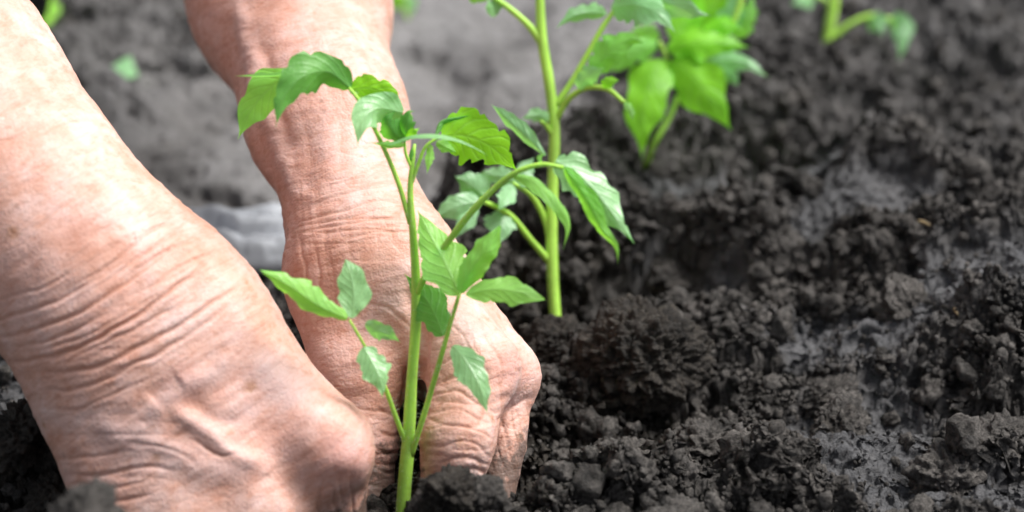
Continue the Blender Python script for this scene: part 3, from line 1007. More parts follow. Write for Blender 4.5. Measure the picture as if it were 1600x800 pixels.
def build_far_arm():
    b = Body()
    b.chain([(330, -420, 1.02, 185), (405, -180, 0.93, 172), (454, 0, 0.865, 143), (512, 190, 0.80, 112), (556, 335, 0.765, 92)], 0.03)
    b.cone((556, 335, 0.765, 92), (585, 410, 0.750, 96), 0.02)
    b.cone((510, 360, 0.775, 46), (525, 450, 0.76, 58), 0.02)
    # metacarpals
    b.cone((610, 420, 0.750, 84), (745, 575, 0.722, 62), 0.028)
    b.cone((640, 420, 0.765, 72), (785, 580, 0.745, 50), 0.024)
    b.cone((640, 430, 0.785, 70), (770, 580, 0.770, 46), 0.024)
    b.cone((620, 440, 0.800, 65), (745, 590, 0.795, 44), 0.024)
    b.cone((600, 470, 0.775, 90), (690, 560, 0.765, 70), 0.026)
    b.cone((790, 588, 0.742, 46), (794, 592, 0.742, 46), 0.012)      # knuckle at the rim
    # index finger in front, the others behind it
    b.chain([(735, 575, 0.722, 62), (715, 690, 0.706, 58), (700, 790, 0.708, 46), (690, 850, 0.715, 36)], 0.004, 0.012)
    b.chain([(792, 597, 0.745, 43), (792, 690, 0.733, 31), (772, 780, 0.728, 30), (765, 840, 0.73, 25)], 0.0025, 0.006)
    b.chain([(768, 600, 0.772, 40), (770, 700, 0.758, 31), (755, 790, 0.756, 27), (748, 830, 0.756, 22)], 0.005)
    b.chain([(745, 605, 0.797, 36), (745, 700, 0.785, 26), (735, 770, 0.782, 22), (730, 800, 0.78, 19)], 0.005)
    # thumb
    b.chain([(520, 430, 0.752, 66), (560, 580, 0.738, 68), (570, 690, 0.732, 46), (574, 790, 0.726, 38), (580, 850, 0.726, 32)], 0.012, 0.024)
    zones = [
        (570, 345, 0.74, -4, 0.0040, 0.030, 0.00050, 0.018, 0.035, 4),
        (590, 300, 0.74, -12, 0.0036, 0.030, 0.00030, 0.026, 0.035, 4),
        (530, 420, 0.74, 80, 0.0046, 0.030, 0.00030, 0.020, 0.034, 4),
        (715, 655, 0.695, 8, 0.0040, 0.020, 0.00050, 0.026, 0.024, 4),
        (600, 730, 0.71, 6, 0.0042, 0.020, 0.00085, 0.026, 0.016, 4),
        (790, 680, 0.72, 75, 0.0034, 0.020, 0.00040, 0.020, 0.020, 4),
        (760, 560, 0.70, 60, 0.0036, 0.018, 0.00035, 0.022, 0.022, 4),
        (480, 180, 0.78, 70, 0.0060, 0.050, 0.00020, 0.060, 0.060, 3),
    ]
    veins = [
        ([(395, 60), (420, 180), (440, 250), (465, 320)], 12, 0.0013),
        ([(372, 0), (385, 80), (398, 150), (420, 215)], 11, 0.0012),
        ([(408, 60), (428, 160), (452, 240)], 12, -0.0012),
        ([(460, 200), (480, 240), (470, 300)], 26, -0.0012),
        ([(640, 450), (650, 540), (642, 620), (636, 680)], 12, -0.0034),
        ([(668, 500), (660, 560), (652, 610)], 8, -0.0016),
        ([(700, 480), (750, 540)], 30, 0.0008),
        ([(640, 400), (600, 470), (575, 540)], 26, 0.0009),
    ]
    creases = [
        ([(470, 345), (530, 330), (600, 312), (655, 320)], 3.5, 0.0010),
        ([(475, 362), (530, 352), (600, 338), (660, 345)], 3.5, 0.0011),
        ([(490, 318), (550, 300), (620, 286)], 3.0, 0.0008),
        ([(500, 295), (560, 276), (625, 262)], 3.0, 0.0007),
        ([(540, 375), (590, 362), (650, 362)], 3.0, 0.0008),
        ([(520, 235), (570, 245), (610, 250)], 3.0, 0.0004),
        ([(468, 370), (480, 430), (478, 500)], 4.0, 0.0009),
        ([(492, 380), (500, 440), (490, 520)], 4.0, 0.0008),
        ([(515, 390), (522, 450), (520, 510)], 4.0, 0.0006),
        ([(560, 470), (610, 480), (640, 520)], 4.0, 0.0007),
        ([(660, 620), (710, 612), (768, 640)], 3.5, 0.0010),
        ([(664, 650), (715, 640), (772, 665)], 3.5, 0.0010),
        ([(668, 672), (720, 662), (774, 690)], 3.0, 0.0009),
        ([(672, 600), (720, 590), (765, 615)], 3.0, 0.0007),
        ([(680, 572), (720, 560), (760, 585)], 3.0, 0.0007),
        ([(680, 700), (730, 690), (772, 715)], 3.0, 0.0008),
        ([(695, 740), (735, 732), (765, 745)], 4.5, 0.0016),
        ([(690, 722), (730, 714), (768, 730)], 3.5, 0.0010),
        ([(775, 660), (795, 640), (825, 625)], 4.0, 0.0012),
        ([(776, 690), (790, 670), (815, 650)], 3.0, 0.0008),
        ([(690, 500), (720, 520), (740, 560)], 3.0, 0.0006),
        ([(720, 480), (760, 510), (790, 560)], 3.0, 0.0005),
        ([(590, 640), (615, 650), (640, 645)], 4.0, 0.0013),
        ([(590, 672), (612, 680), (638, 676)], 4.0, 0.0013),
        ([(585, 700), (610, 708), (634, 704)], 4.0, 0.0012),
        ([(585, 730), (608, 738), (630, 732)], 4.0, 0.0012),
        ([(585, 765), (604, 770), (626, 766)], 4.0, 0.0010),
    ]
    fl = [(540, 300, 0, 380, 0.30), (795, 570, 0, 55, 0.75), (610, 720, 0, 80, 0.7), (500, 270, 0, 70, 0.35), (715, 640, 0, 70, 0.4),  # first entry: shade on the far arm painted broadly as redder, darker skin
          (560, 560, 0, 100, 0.5), (740, 540, 0, 40, 0.35), (420, 120, 0, 60, 0.3)]
    me = finish_arm(b, 0.0012, zones, veins, creases, fl, pic_dir(0.22, 0.97), pic_dir(0.97, -0.22))
    o = link('arm', me, person)
    tag(o, 'far arm reaching down behind the seedling, fingers in the soil')


build_near_arm()
build_far_arm()


def lathe_tube(pts, radii, nseg=16, cap=True):
    """tube along 3D points"""
    P = np.asarray(pts, float)
    n = len(P)
    T = np.gradient(P, axis=0)
    T /= np.linalg.norm(T, axis=1)[:, None] + 1e-12
    ref = np.array([0.3, 0.2, 1.0]) if abs(T[0][2]) < 0.9 else np.array([1.0, 0.1, 0.0])
    u = np.cross(T[0], ref)
    u /= np.linalg.norm(u)
    V = []
    ang = np.linspace(0, 2 * math.pi, nseg, endpoint=False)
    for i in range(n):
        u = u - T[i] * (u @ T[i])
        u /= np.linalg.norm(u)
        w = np.cross(T[i], u)
        V.append(P[i] + radii[i] * (np.cos(ang)[:, None] * u + np.sin(ang)[:, None] * w))
    V = np.concatenate(V)
    F = []
    for i in range(n - 1):
        for j in range(nseg):
            k = (j + 1) % nseg
            F.append((i * nseg + j, i * nseg + k, (i + 1) * nseg + k, (i + 1) * nseg + j))
    if cap:
        V = np.r_[V, P[-1:], P[:1]]
        a, z = len(V) - 2, len(V) - 1
        for j in range(0, nseg, 2):
            F.append(((n - 1) * nseg + j, (n - 1) * nseg + (j + 1) % nseg, (n - 1) * nseg + (j + 2) % nseg, a))
            F.append((j, z, (j + 2) % nseg, (j + 1) % nseg))
    return V, np.array(F)


def build_leg():
    g = G(8, 40, -0.01)
    g = g + np.array([0.0, 0.02, 0.0])
    # boot: heel towards the picture, toe pointing away to the left
    pts = [g + np.array(q) for q in [(0.0, -0.03, 0.012), (-0.005, 0.0, 0.05), (-0.01, 0.02, 0.11), (-0.012, 0.025, 0.20), (-0.015, 0.03, 0.29)]]
    V, F = lathe_tube(bez(pts, 18), np.interp(np.linspace(0, 1, 18), [0, 0.2, 0.4, 1], [0.030, 0.043, 0.046, 0.060]), 24)
    foot = [g + np.array(q) for q in [(0.0, -0.045, 0.028), (-0.03, 0.03, 0.035), (-0.07, 0.12, 0.034), (-0.10, 0.19, 0.026)]]
    V2, F2 = lathe_tube(bez(foot, 14), np.interp(np.linspace(0, 1, 14), [0, 0.1, 0.7, 0.95, 1], [0.022, 0.040, 0.043, 0.030, 0.012]), 20)
    o = link('boot', mesh_from('boot', np.r_[V, V2], np.r_[F, F2 + len(V)], M_BOOT), person)
    tag(o, 'dark rubber boot at the far edge of the path')
    pts = [g + np.array(q) for q in [(-0.015, 0.03, 0.25), (-0.03, 0.05, 0.36), (-0.05, 0.05, 0.48)]]
    P = bez(pts, 22)
    V, F = lathe_tube(P, 0.070 + 0.006 * np.sin(np.arange(22) * 1.9), 28)
    o = link('trouser_leg', mesh_from('trouser_leg', V, F, M_DENIM), person)
    tag(o, 'dark navy trouser leg')


build_leg()


def build_jacket():
    """jacket of the crouching person, out of the picture to the upper left; its sleeves are pushed up to the elbows"""
    b = Body()

    def cone(a, c, ra, rb, k=0.06):
        b.p.append((np.array(a), np.array(c), ra, rb, k))
    eA, eB = W(-520, -350, 0.83), W(330, -420, 1.02)
    sA, sB = np.array([-0.66, 0.62, 0.62]), np.array([-0.30, 0.86, 0.62])
    mid = (sA + sB) / 2
    cone(sA, sB, 0.085, 0.085)
    cone(mid + np.array([0.0, 0.0, -0.05]), mid + np.array([-0.12, 0.20, -0.22]), 0.155, 0.165)
    cone(mid + np.array([-0.12, 0.20, -0.22]), mid + np.array([-0.16, 0.30, -0.36]), 0.165, 0.17)
    for e, s_ in ((eA, sA), (eB, sB)):
        d_ = (e - s_)
        cone(s_, s_ + d_ * 0.96, 0.080, 0.062)
    P, F = b.surface(0.007)
    N = b.grad(P)
    P = P + N * (0.006 * np.abs(vnoise(P[:, 0] * 22, P[:, 1] * 22, P[:, 2] * 14, 811)))[:, None]
    o = link('jacket', mesh_from('jacket', P, F, M_DENIM), person)
    tag(o, 'dark jacket with the sleeves pushed up')


build_jacket()


# ------------------------------------------------------------------ tomato seedlings
def tube_px(pts, n=24, nseg=12):
    """pts = (px, py, depth, radius px)"""
    P = np.array([list(W(p[0], p[1], p[2])) + [p[3] * p[2] / FPX] for p in pts])
    C = bez(P, n)
    rad = np.maximum(C[:, 3] * 0.70, 0.0003)
    rad = rad * (1 + 0.05 * vnoise(C[:, 0] * 90, C[:, 1] * 90, C[:, 2] * 90, 3))
    return C[:, :3], rad, lathe_tube(C[:, :3], rad, nseg)


def leaf_mesh(pts, hw, mat, roll=0.0, fold=25.0, teeth=5, tooth=0.30, curl=0.0, base=0.10, shape=0.75, asym=0.0, seed=0, flip=False, ruf=0.08, tip=0.75, lobe=0.13):
    """pts = (px, py, depth[, roll]) along the midrib; hw = half width px at the widest; roll turns the blade about its midrib
    (0 = blade faces the camera, 90 = edge-on); fold = V angle of the two halves; curl bends the margins further"""
    nu, nv = 34, 15
    A = np.array([list(W(p[0], p[1], p[2])) + [p[2], p[3] if len(p) > 3 else roll] for p in pts])
    C = bez(A, nu)
    P, dep, rol = C[:, :3], C[:, 3], C[:, 4]
    T = np.gradient(P, axis=0)
    T /= np.linalg.norm(T, axis=1)[:, None]
    t = np.linspace(0, 1, nu)
    rng = np.random.default_rng(seed + 900)
    V = np.zeros((nu, nv, 3))
    UVs = np.zeros((nu, nv, 2))
    s = np.linspace(-1, 1, nv)
    prof = np.maximum(np.sin(np.pi * np.clip(t, 0, 1) ** shape), 0) ** (0.80 + tip * t ** 2)
    prof = prof * (1 - base) + base * (1 - t)
    prof[-1] = 0.015
    for i in range(nu):
        view = P[i] - CAM
        view /= np.linalg.norm(view)
        side = np.cross(T[i], view)
        ns = np.linalg.norm(side)
        side = side / (ns + 1e-9)
        nrm = np.cross(side, T[i])
        nrm /= np.linalg.norm(nrm)
        r = R(rol[i])
        sd_ = side * math.cos(r) + nrm * math.sin(r)
        nn = nrm * math.cos(r) - side * math.sin(r)
        for j in range(nv):
            e = abs(s[j])
            sgn = 1 if s[j] >= 0 else -1
            w = hw * dep[i] / FPX * prof[i] * (1 + asym * sgn)
            ph = (t[i] * teeth + (0.37 if sgn > 0 else 0) + 0.13 * seed) % 1.0
            tt = (1 - ph)                                   # forward-pointing saw teeth
            edge = 1 - tooth * (1 - tt) * (0.6 + 0.4 * math.sin(seed + i)) * e ** 3
            w = w * (1 + lobe * math.sin(2 * math.pi * (2.2 * t[i]) + seed * 1.7 + (1.1 if sgn > 0 else 0)) * min(1, 4 * (1 - t[i])))
            if 0.05 < t[i] < 0.97:
                w = w * (edge * (1 + tooth * 0.5))
            th = R(fold) + curl * e
            lat = w * e
            V[i, j] = P[i] + sd_ * sgn * lat * math.cos(th) + nn * lat * math.sin(th)
            UVs[i, j] = (t[i], 0.5 + 0.5 * s[j])
    Vf = V.reshape(-1, 3)
    hwm = hw * dep.mean() / FPX
    # puckering of the blade
    q = 1.0 / max(hwm, 0.002)
    puck = vnoise(Vf[:, 0] * q * 1.6, Vf[:, 1] * q * 1.6, Vf[:, 2] * q * 1.6, seed) * ruf * 2 * hwm
    nnn = np.repeat((V[:, nv // 2] - CAM)[:, None], nv, 1).reshape(-1, 3)
    nnn /= np.linalg.norm(nnn, axis=1)[:, None]
    fade = np.repeat((np.abs(s) ** 0.7)[None], nu, 0).ravel()
    Vf = Vf + nnn * (puck * fade)[:, None]
    idx = np.arange(nu * nv).reshape(nu, nv)
    F = np.stack([idx[:-1, :-1], idx[:-1, 1:], idx[1:, 1:], idx[1:, :-1]], -1).reshape(-1, 4)
    if flip:
        F = F[:, ::-1]
    return Vf, F, UVs.reshape(-1, 2), mat


class Seedling:
    def __init__(self, base, label):
        self.o = bpy.data.objects.new('tomato_seedling', None)
        COL.objects.link(self.o)
        self.base = np.array(base)
        self.o.location = self.base
        tag(self.o, label, 'seedling', 'tomato seedlings in the row')
        self.n = 0

    def stem(self, pts, hairs=0, n=40, name='stem'):
        C, rad, (V, F) = tube_px(pts, n, 16)
        o = link(name, mesh_from(name, V - self.base, F, M_STEM), self.o)
        if hairs:
            self.hairs(C, rad, hairs, o)
        return o

    def hairs(self, C, rad, n, parent):
        rng = np.random.default_rng(n)
        V, F = [], []
        T = np.gradient(C, axis=0)
        for k in range(n):
            i = rng.integers(1, len(C) - 2)
            f = rng.random()
            c = C[i] * (1 - f) + C[i + 1] * f
            t = T[i] / np.linalg.norm(T[i])
            a = rng.normal(size=3)
            a -= t * (a @ t)
            a /= np.linalg.norm(a)
            L = rng.uniform(0.0009, 0.0024)
            b = np.cross(t, a) * 0.00009
            p0 = c + a * rad[i] * 0.95
            tip = p0 + a * L + t * rng.normal(0, 0.0003)
            m = len(V)
            V += [p0 + b, p0 - b * 0.5 + t * 0.00005, p0 - b * 0.5 - t * 0.00005, tip]
            F += [(m, m + 1, m + 3), (m + 1, m + 2, m + 3), (m + 2, m, m + 3)]
        o = link('hairs', mesh_from('hairs', np.array(V) - self.base, np.array(F), M_HAIR), parent)
        tag(o, kind='stuff')

    def leaf(self, petiole, leaflets, hairs=0):
        """one compound leaf: its stalk is the part, the leaflets are sub-parts"""
        C, rad, (V, F) = tube_px(petiole, 26, 12)
        lf = link('leaf', mesh_from('leaf', V - self.base, F, M_STEM), self.o)
        if hairs:
            self.hairs(C, rad, hairs, lf)
        for kw in leaflets:
            self.n += 1
            kw = dict(kw)
            pts = kw.pop('pts')
            hw = kw.pop('hw')
            mat = kw.pop('mat', M_LEAF)
            v, f, uv, mt = leaf_mesh(pts, hw, mat, seed=kw.pop('seed', self.n), **kw)
            me = mesh_from('leaflet', v - self.base, f, mt)
            ul = me.uv_layers.new(name='leafmap')
            li = np.zeros(len(me.loops), dtype=np.int32)
            me.loops.foreach_get('vertex_index', li)
            ul.data.foreach_set('uv', uv[li].astype(np.float32).ravel())
            link('leaflet', me, lf)
        return lf


D = 0.690


def plant_front():
    s = Seedling(W(628, 835, 0.70), 'sharp tomato seedling in front, held between the two hands')
    s.stem([(626, 850, 0.702, 15), (632, 760, 0.699, 15.5), (638, 690, 0.697, 15), (643, 600, 0.695, 12.5), (650, 500, 0.693, 12),
            (650, 440, 0.692, 10.5), (645, 360, 0.690, 8.5), (641, 300, 0.689, 7), (645, 250, 0.688, 5), (648, 225, 0.688, 3)], 520, 60)
    # upper left leaf, over the far forearm
    s.leaf([(641, 350, 0.690, 6), (622, 285, 0.688, 5.5), (592, 215, 0.684, 5), (563, 160, 0.681, 4.5), (545, 137, 0.680, 3.5)], [
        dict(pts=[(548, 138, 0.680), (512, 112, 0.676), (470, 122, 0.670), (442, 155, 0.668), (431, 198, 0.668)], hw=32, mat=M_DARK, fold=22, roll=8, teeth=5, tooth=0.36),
        dict(pts=[(462, 116, 0.690), (425, 135, 0.690), (392, 172, 0.692), (372, 217, 0.694)], hw=32, mat=M_LEAF, fold=8, roll=-12, teeth=3, tooth=0.12, flip=True),
        dict(pts=[(470, 114, 0.689), (420, 118, 0.688), (366, 119, 0.687)], hw=6, mat=M_PALE, fold=20, roll=50, teeth=3),
        dict(pts=[(475, 112, 0.684), (462, 108, 0.683), (449, 99, 0.682)], hw=5, mat=M_LEAF, fold=20, teeth=2),
        dict(pts=[(535, 128, 0.682), (522, 112, 0.683), (513, 100, 0.685)], hw=8, mat=M_LEAF, fold=20, teeth=2),
        dict(pts=[(545, 140, 0.682), (578, 138, 0.684), (608, 150, 0.686), (632, 172, 0.688)], hw=21, mat=M_LIME, fold=10, roll=-10, teeth=4, tooth=0.25, flip=True),
        dict(pts=[(630, 176, 0.684), (588, 170, 0.677), (566, 190, 0.673), (558, 228, 0.672)], hw=30, mat=M_PALE, fold=14, roll=5, teeth=3, tooth=0.08, base=0.25),
    ], 160)
    # curled young leaves at the top
    s.leaf([(643, 262, 0.688, 3.5), (634, 240, 0.686, 3.5), (632, 220, 0.685, 3)], [
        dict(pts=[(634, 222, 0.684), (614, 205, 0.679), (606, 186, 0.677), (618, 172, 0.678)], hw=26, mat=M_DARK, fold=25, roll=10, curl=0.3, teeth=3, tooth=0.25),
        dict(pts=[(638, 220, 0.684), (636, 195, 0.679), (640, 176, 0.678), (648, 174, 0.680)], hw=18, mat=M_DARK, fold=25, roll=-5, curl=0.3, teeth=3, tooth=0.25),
        dict(pts=[(634, 216, 0.682), (648, 205, 0.679), (656, 200, 0.680)], hw=8, mat=M_LIME, fold=20, teeth=2),
        dict(pts=[(634, 228, 0.683), (608, 228, 0.680), (580, 223, 0.679)], hw=8, mat=M_LEAF, fold=28, roll=35, teeth=3),
    ])
    s.leaf([(642, 290, 0.689, 4), (656, 250, 0.687, 4), (666, 228, 0.686, 3.5), (690, 212, 0.686, 3)], [
        dict(pts=[(606, 226, 0.678), (645, 212, 0.676), (690, 211, 0.676), (730, 224, 0.677), (768, 246, 0.679)], hw=7, mat=M_PALE, fold=30, roll=55, teeth=5, tooth=0.1),
        dict(pts=[(690, 214, 0.690), (725, 212, 0.692), (765, 228, 0.694), (808, 266, 0.697)], hw=43, mat=M_LIME, fold=6, roll=-6, teeth=5, tooth=0.32, base=0.3, flip=True),
        dict(pts=[(680, 210, 0.688), (690, 190, 0.690), (715, 184, 0.691), (747, 178, 0.693)], hw=11, mat=M_DARK, fold=40, roll=20, curl=0.4, teeth=5, tooth=0.25),
        dict(pts=[(673, 226, 0.687), (671, 248, 0.686), (667, 272, 0.686)], hw=7, mat=M_LEAF, fold=15, teeth=3),
        dict(pts=[(682, 222, 0.688), (698, 230, 0.689), (713, 238, 0.690)], hw=10, mat=M_LEAF, fold=15, teeth=2),
        dict(pts=[(643, 262, 0.688), (643, 245, 0.687), (644, 228, 0.687)], hw=5, mat=M_DARK, fold=25, teeth=2),
    ], 60)
    # big right leaf on its arching stalk
    s.leaf([(650, 462, 0.692, 6.5), (668, 425, 0.688, 8), (700, 378, 0.683, 8), (745, 322, 0.676, 7.5), (800, 273, 0.670, 6.5), (845, 257, 0.667, 5.5), (880, 262, 0.666, 4.5)], [
        dict(pts=[(868, 252, 0.668), (905, 272, 0.667), (945, 318, 0.666), (991, 380, 0.666)], hw=34, mat=M_PALE, fold=18, roll=14, teeth=4, tooth=0.42, base=0.35),
        dict(pts=[(882, 262, 0.664), (915, 310, 0.661), (942, 360, 0.660), (962, 385, 0.660), (966, 412, 0.661)], hw=17, mat=M_LEAF, fold=25, roll=-25, teeth=4, tooth=0.2, base=0.2, flip=True),
        dict(pts=[(852, 243, 0.668), (826, 216, 0.672), (795, 188, 0.676), (767, 163, 0.680)], hw=15, mat=M_PALE, fold=24, roll=26, teeth=3, tooth=0.25, base=0.1, shape=1.15),
        dict(pts=[(798, 272, 0.671), (838, 288, 0.668), (872, 322, 0.665), (888, 352, 0.665), (880, 390, 0.666)], hw=14, mat=M_LEAF, fold=25, roll=30, teeth=5, tooth=0.15),
        dict(pts=[(845, 258, 0.668), (843, 246, 0.668), (853, 240, 0.668)], hw=4, mat=M_LEAF, fold=20, teeth=2),
    ], 140)
    # lower left leaf
    s.leaf([(634, 694, 0.697, 6), (616, 645, 0.690, 5.5), (600, 602, 0.684, 5), (572, 545, 0.677, 3.5), (546, 500, 0.671, 3)], [
        dict(pts=[(543, 498, 0.671), (498, 478, 0.667), (452, 447, 0.664), (407, 422, 0.663)], hw=27, mat=M_LEAF, fold=26, roll=12, teeth=4, tooth=0.32, base=0.2, curl=0.25, shape=1.0, tip=0.2),
        dict(pts=[(549, 497, 0.671), (553, 462, 0.672), (548, 430, 0.674), (540, 405, 0.676)], hw=27, mat=M_PALE, fold=8, roll=6, teeth=5, tooth=0.06, shape=0.95, tip=0.1),
        dict(pts=[(578, 522, 0.676), (588, 518, 0.675), (605, 522, 0.675), (625, 534, 0.676)], hw=21, mat=M_PALE, fold=10, roll=-30, teeth=3, tooth=0.12, base=0.6, shape=0.6),
        dict(pts=[(568, 542, 0.676), (584, 570, 0.674), (594, 595, 0.673), (598, 622, 0.674)], hw=23, mat=M_PALE, fold=12, roll=10, teeth=5, tooth=0.30),
    ], 70)
    # lower right leaf
    s.leaf([(642, 712, 0.697, 7.5), (662, 650, 0.691, 6.5), (684, 575, 0.685, 6), (702, 512, 0.680, 5), (718, 458, 0.676, 4.5)], [
        dict(pts=[(718, 460, 0.677), (700, 420, 0.680), (678, 378, 0.684), (652, 328, 0.688)], hw=37, mat=M_LEAF, fold=10, roll=-8, teeth=4, tooth=0.26, base=0.2),
        dict(pts=[(718, 456, 0.675), (738, 418, 0.672), (762, 385, 0.670), (782, 352, 0.671)], hw=30, mat=M_LEAF, fold=24, roll=5, curl=0.25, teeth=3, tooth=0.2, base=0.3, shape=1.1, ruf=0.14, tip=0.0),
        dict(pts=[(728, 460, 0.675), (768, 452, 0.673), (810, 456, 0.672), (852, 468, 0.673)], hw=23, mat=M_LEAF, fold=14, roll=14, teeth=4, tooth=0.2, shape=0.95, tip=0.1),
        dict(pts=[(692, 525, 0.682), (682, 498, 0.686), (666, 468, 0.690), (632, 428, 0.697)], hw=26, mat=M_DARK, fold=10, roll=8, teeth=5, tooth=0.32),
        dict(pts=[(708, 540, 0.680), (728, 565, 0.676), (748, 600, 0.673), (762, 648, 0.673)], hw=24, mat=M_PALE, fold=10, roll=6, teeth=5, tooth=0.28),
    ], 110)


def plant_second():
    d = 0.86
    s = Seedling(W(868, 495, d), 'blurred taller tomato seedling directly behind the sharp one')
    s.stem([(869, 510, d, 13), (864, 440, d, 13), (862, 370, d, 13), (864, 280, d, 12.5), (866, 200, d, 12), (858, 130, d, 12), (847, 60, d, 11), (843, -20, d, 10), (840, -130, d, 8), (838, -200, d, 5)])
    s.leaf([(840, -130, d, 6), (850, -175, d, 5), (875, -205, d, 4)], [
        dict(pts=[(872, -200, d), (915, -205, d - .01), (955, -180, d - .012)], hw=30, mat=M_LEAF, fold=15),
        dict(pts=[(865, -200, d), (880, -245, d), (900, -280, d)], hw=26, mat=M_LEAF, fold=15)])
    s.leaf([(840, -150, d, 6), (825, -200, d, 5), (800, -230, d, 4)], [
        dict(pts=[(802, -228, d), (760, -235, d - .01), (720, -205, d - .012)], hw=30, mat=M_LEAF, fold=15),
        dict(pts=[(805, -225, d), (790, -270, d), (780, -300, d)], hw=26, mat=M_PALE, fold=15)])
    s.leaf([(858, 408, d, 8), (832, 378, d - .005, 7), (795, 335, d - .012, 6.5), (750, 312, d - .02, 5)], [
        dict(pts=[(790, 330, d - .012), (782, 350, d - .016), (775, 385, d - .018)], hw=24, mat=M_PALE, fold=10),
        dict(pts=[(760, 312, d - .015), (735, 288, d - .018), (710, 275, d - .018)], hw=26, mat=M_PALE, fold=15, teeth=3, tooth=.3),
        dict(pts=[(752, 315, d - .02), (715, 322, d - .024), (672, 345, d - .024)], hw=20, mat=M_PALE, fold=15, teeth=3, tooth=.3),
        dict(pts=[(745, 322, d - .02), (725, 350, d - .024), (705, 375, d - .024)], hw=14, mat=M_PALE, fold=15),
    ])
    s.leaf([(862, 392, d, 8), (852, 345, d, 7), (830, 305, d - .005, 6.5), (800, 285, d - .01, 5)], [
        dict(pts=[(805, 285, d - .01), (780, 275, d - .014), (745, 272, d - .016)], hw=17, mat=M_PALE, fold=15, roll=10),
        dict(pts=[(815, 292, d - .01), (822, 265, d - .006), (835, 245, d)], hw=15, mat=M_PALE, fold=15),
        dict(pts=[(800, 288, d - .012), (790, 310, d - .02), (778, 330, d - .024)], hw=15, mat=M_PALE, fold=15),
    ])
    s.leaf([(848, 70, d, 9), (828, 42, d, 8), (798, 15, d, 7), (770, -5, d, 6)], [
        dict(pts=[(785, 0, d), (772, 10, d), (758, 12, d - .01)], hw=14, mat=M_PALE, fold=15),
        dict(pts=[(770, -5, d), (735, -25, d), (690, -30, d)], hw=24, mat=M_LEAF, fold=15),
    ])
    s.leaf([(868, 165, d, 8), (892, 130, d, 7), (918, 85, d, 6.5), (942, 42, d, 6), (965, 10, d, 5)], [
        dict(pts=[(948, 22, d), (915, 20, d - .008), (890, 28, d - .010), (868, 45, d - .010)], hw=15, mat=M_PALE, fold=22, roll=20),
        dict(pts=[(955, 12, d), (995, 8, d - .01), (1030, 22, d - .015), (1055, 50, d - .015)], hw=30, mat=M_PALE, fold=12, roll=15),
        dict(pts=[(975, 5, d), (1030, 2, d - .01), (1080, 18, d - .015), (1112, 25, d - .015)], hw=28, mat=M_PALE, fold=12, roll=-10),
        dict(pts=[(965, 5, d), (990, -25, d), (1020, -50, d)], hw=28, mat=M_LEAF, fold=12),
    ])
    s.leaf([(870, 185, d, 8), (888, 155, d - .004, 7), (915, 138, d - .01, 6), (950, 140, d - .02, 5.5), (975, 160, d - .025, 5)], [
        dict(pts=[(905, 140, d - .01), (918, 120, d - .014), (945, 105, d - .018)], hw=16, mat=M_PALE, fold=12),
        dict(pts=[(925, 112, d - .012), (955, 80, d - .014), (985, 62, d - .014), (1010, 68, d - .014)], hw=24, mat=M_LEAF, fold=10, roll=-8, flip=True),
        dict(pts=[(945, 140, d - .02), (952, 128, d - .022), (968, 125, d - .022)], hw=10, mat=M_LIME, fold=12),
        dict(pts=[(975, 160, d - .025), (985, 172, d - .026), (990, 190, d - .026)], hw=6, mat=M_LEAF, fold=12),
    ])
    s.leaf([(866, 215, d, 6), (852, 195, d - .004, 5), (845, 190, d - .008, 4)], [
        dict(pts=[(858, 188, d - .006), (838, 180, d - .01), (814, 186, d - .012)], hw=12, mat=M_PALE, fold=15, roll=10),
    ])


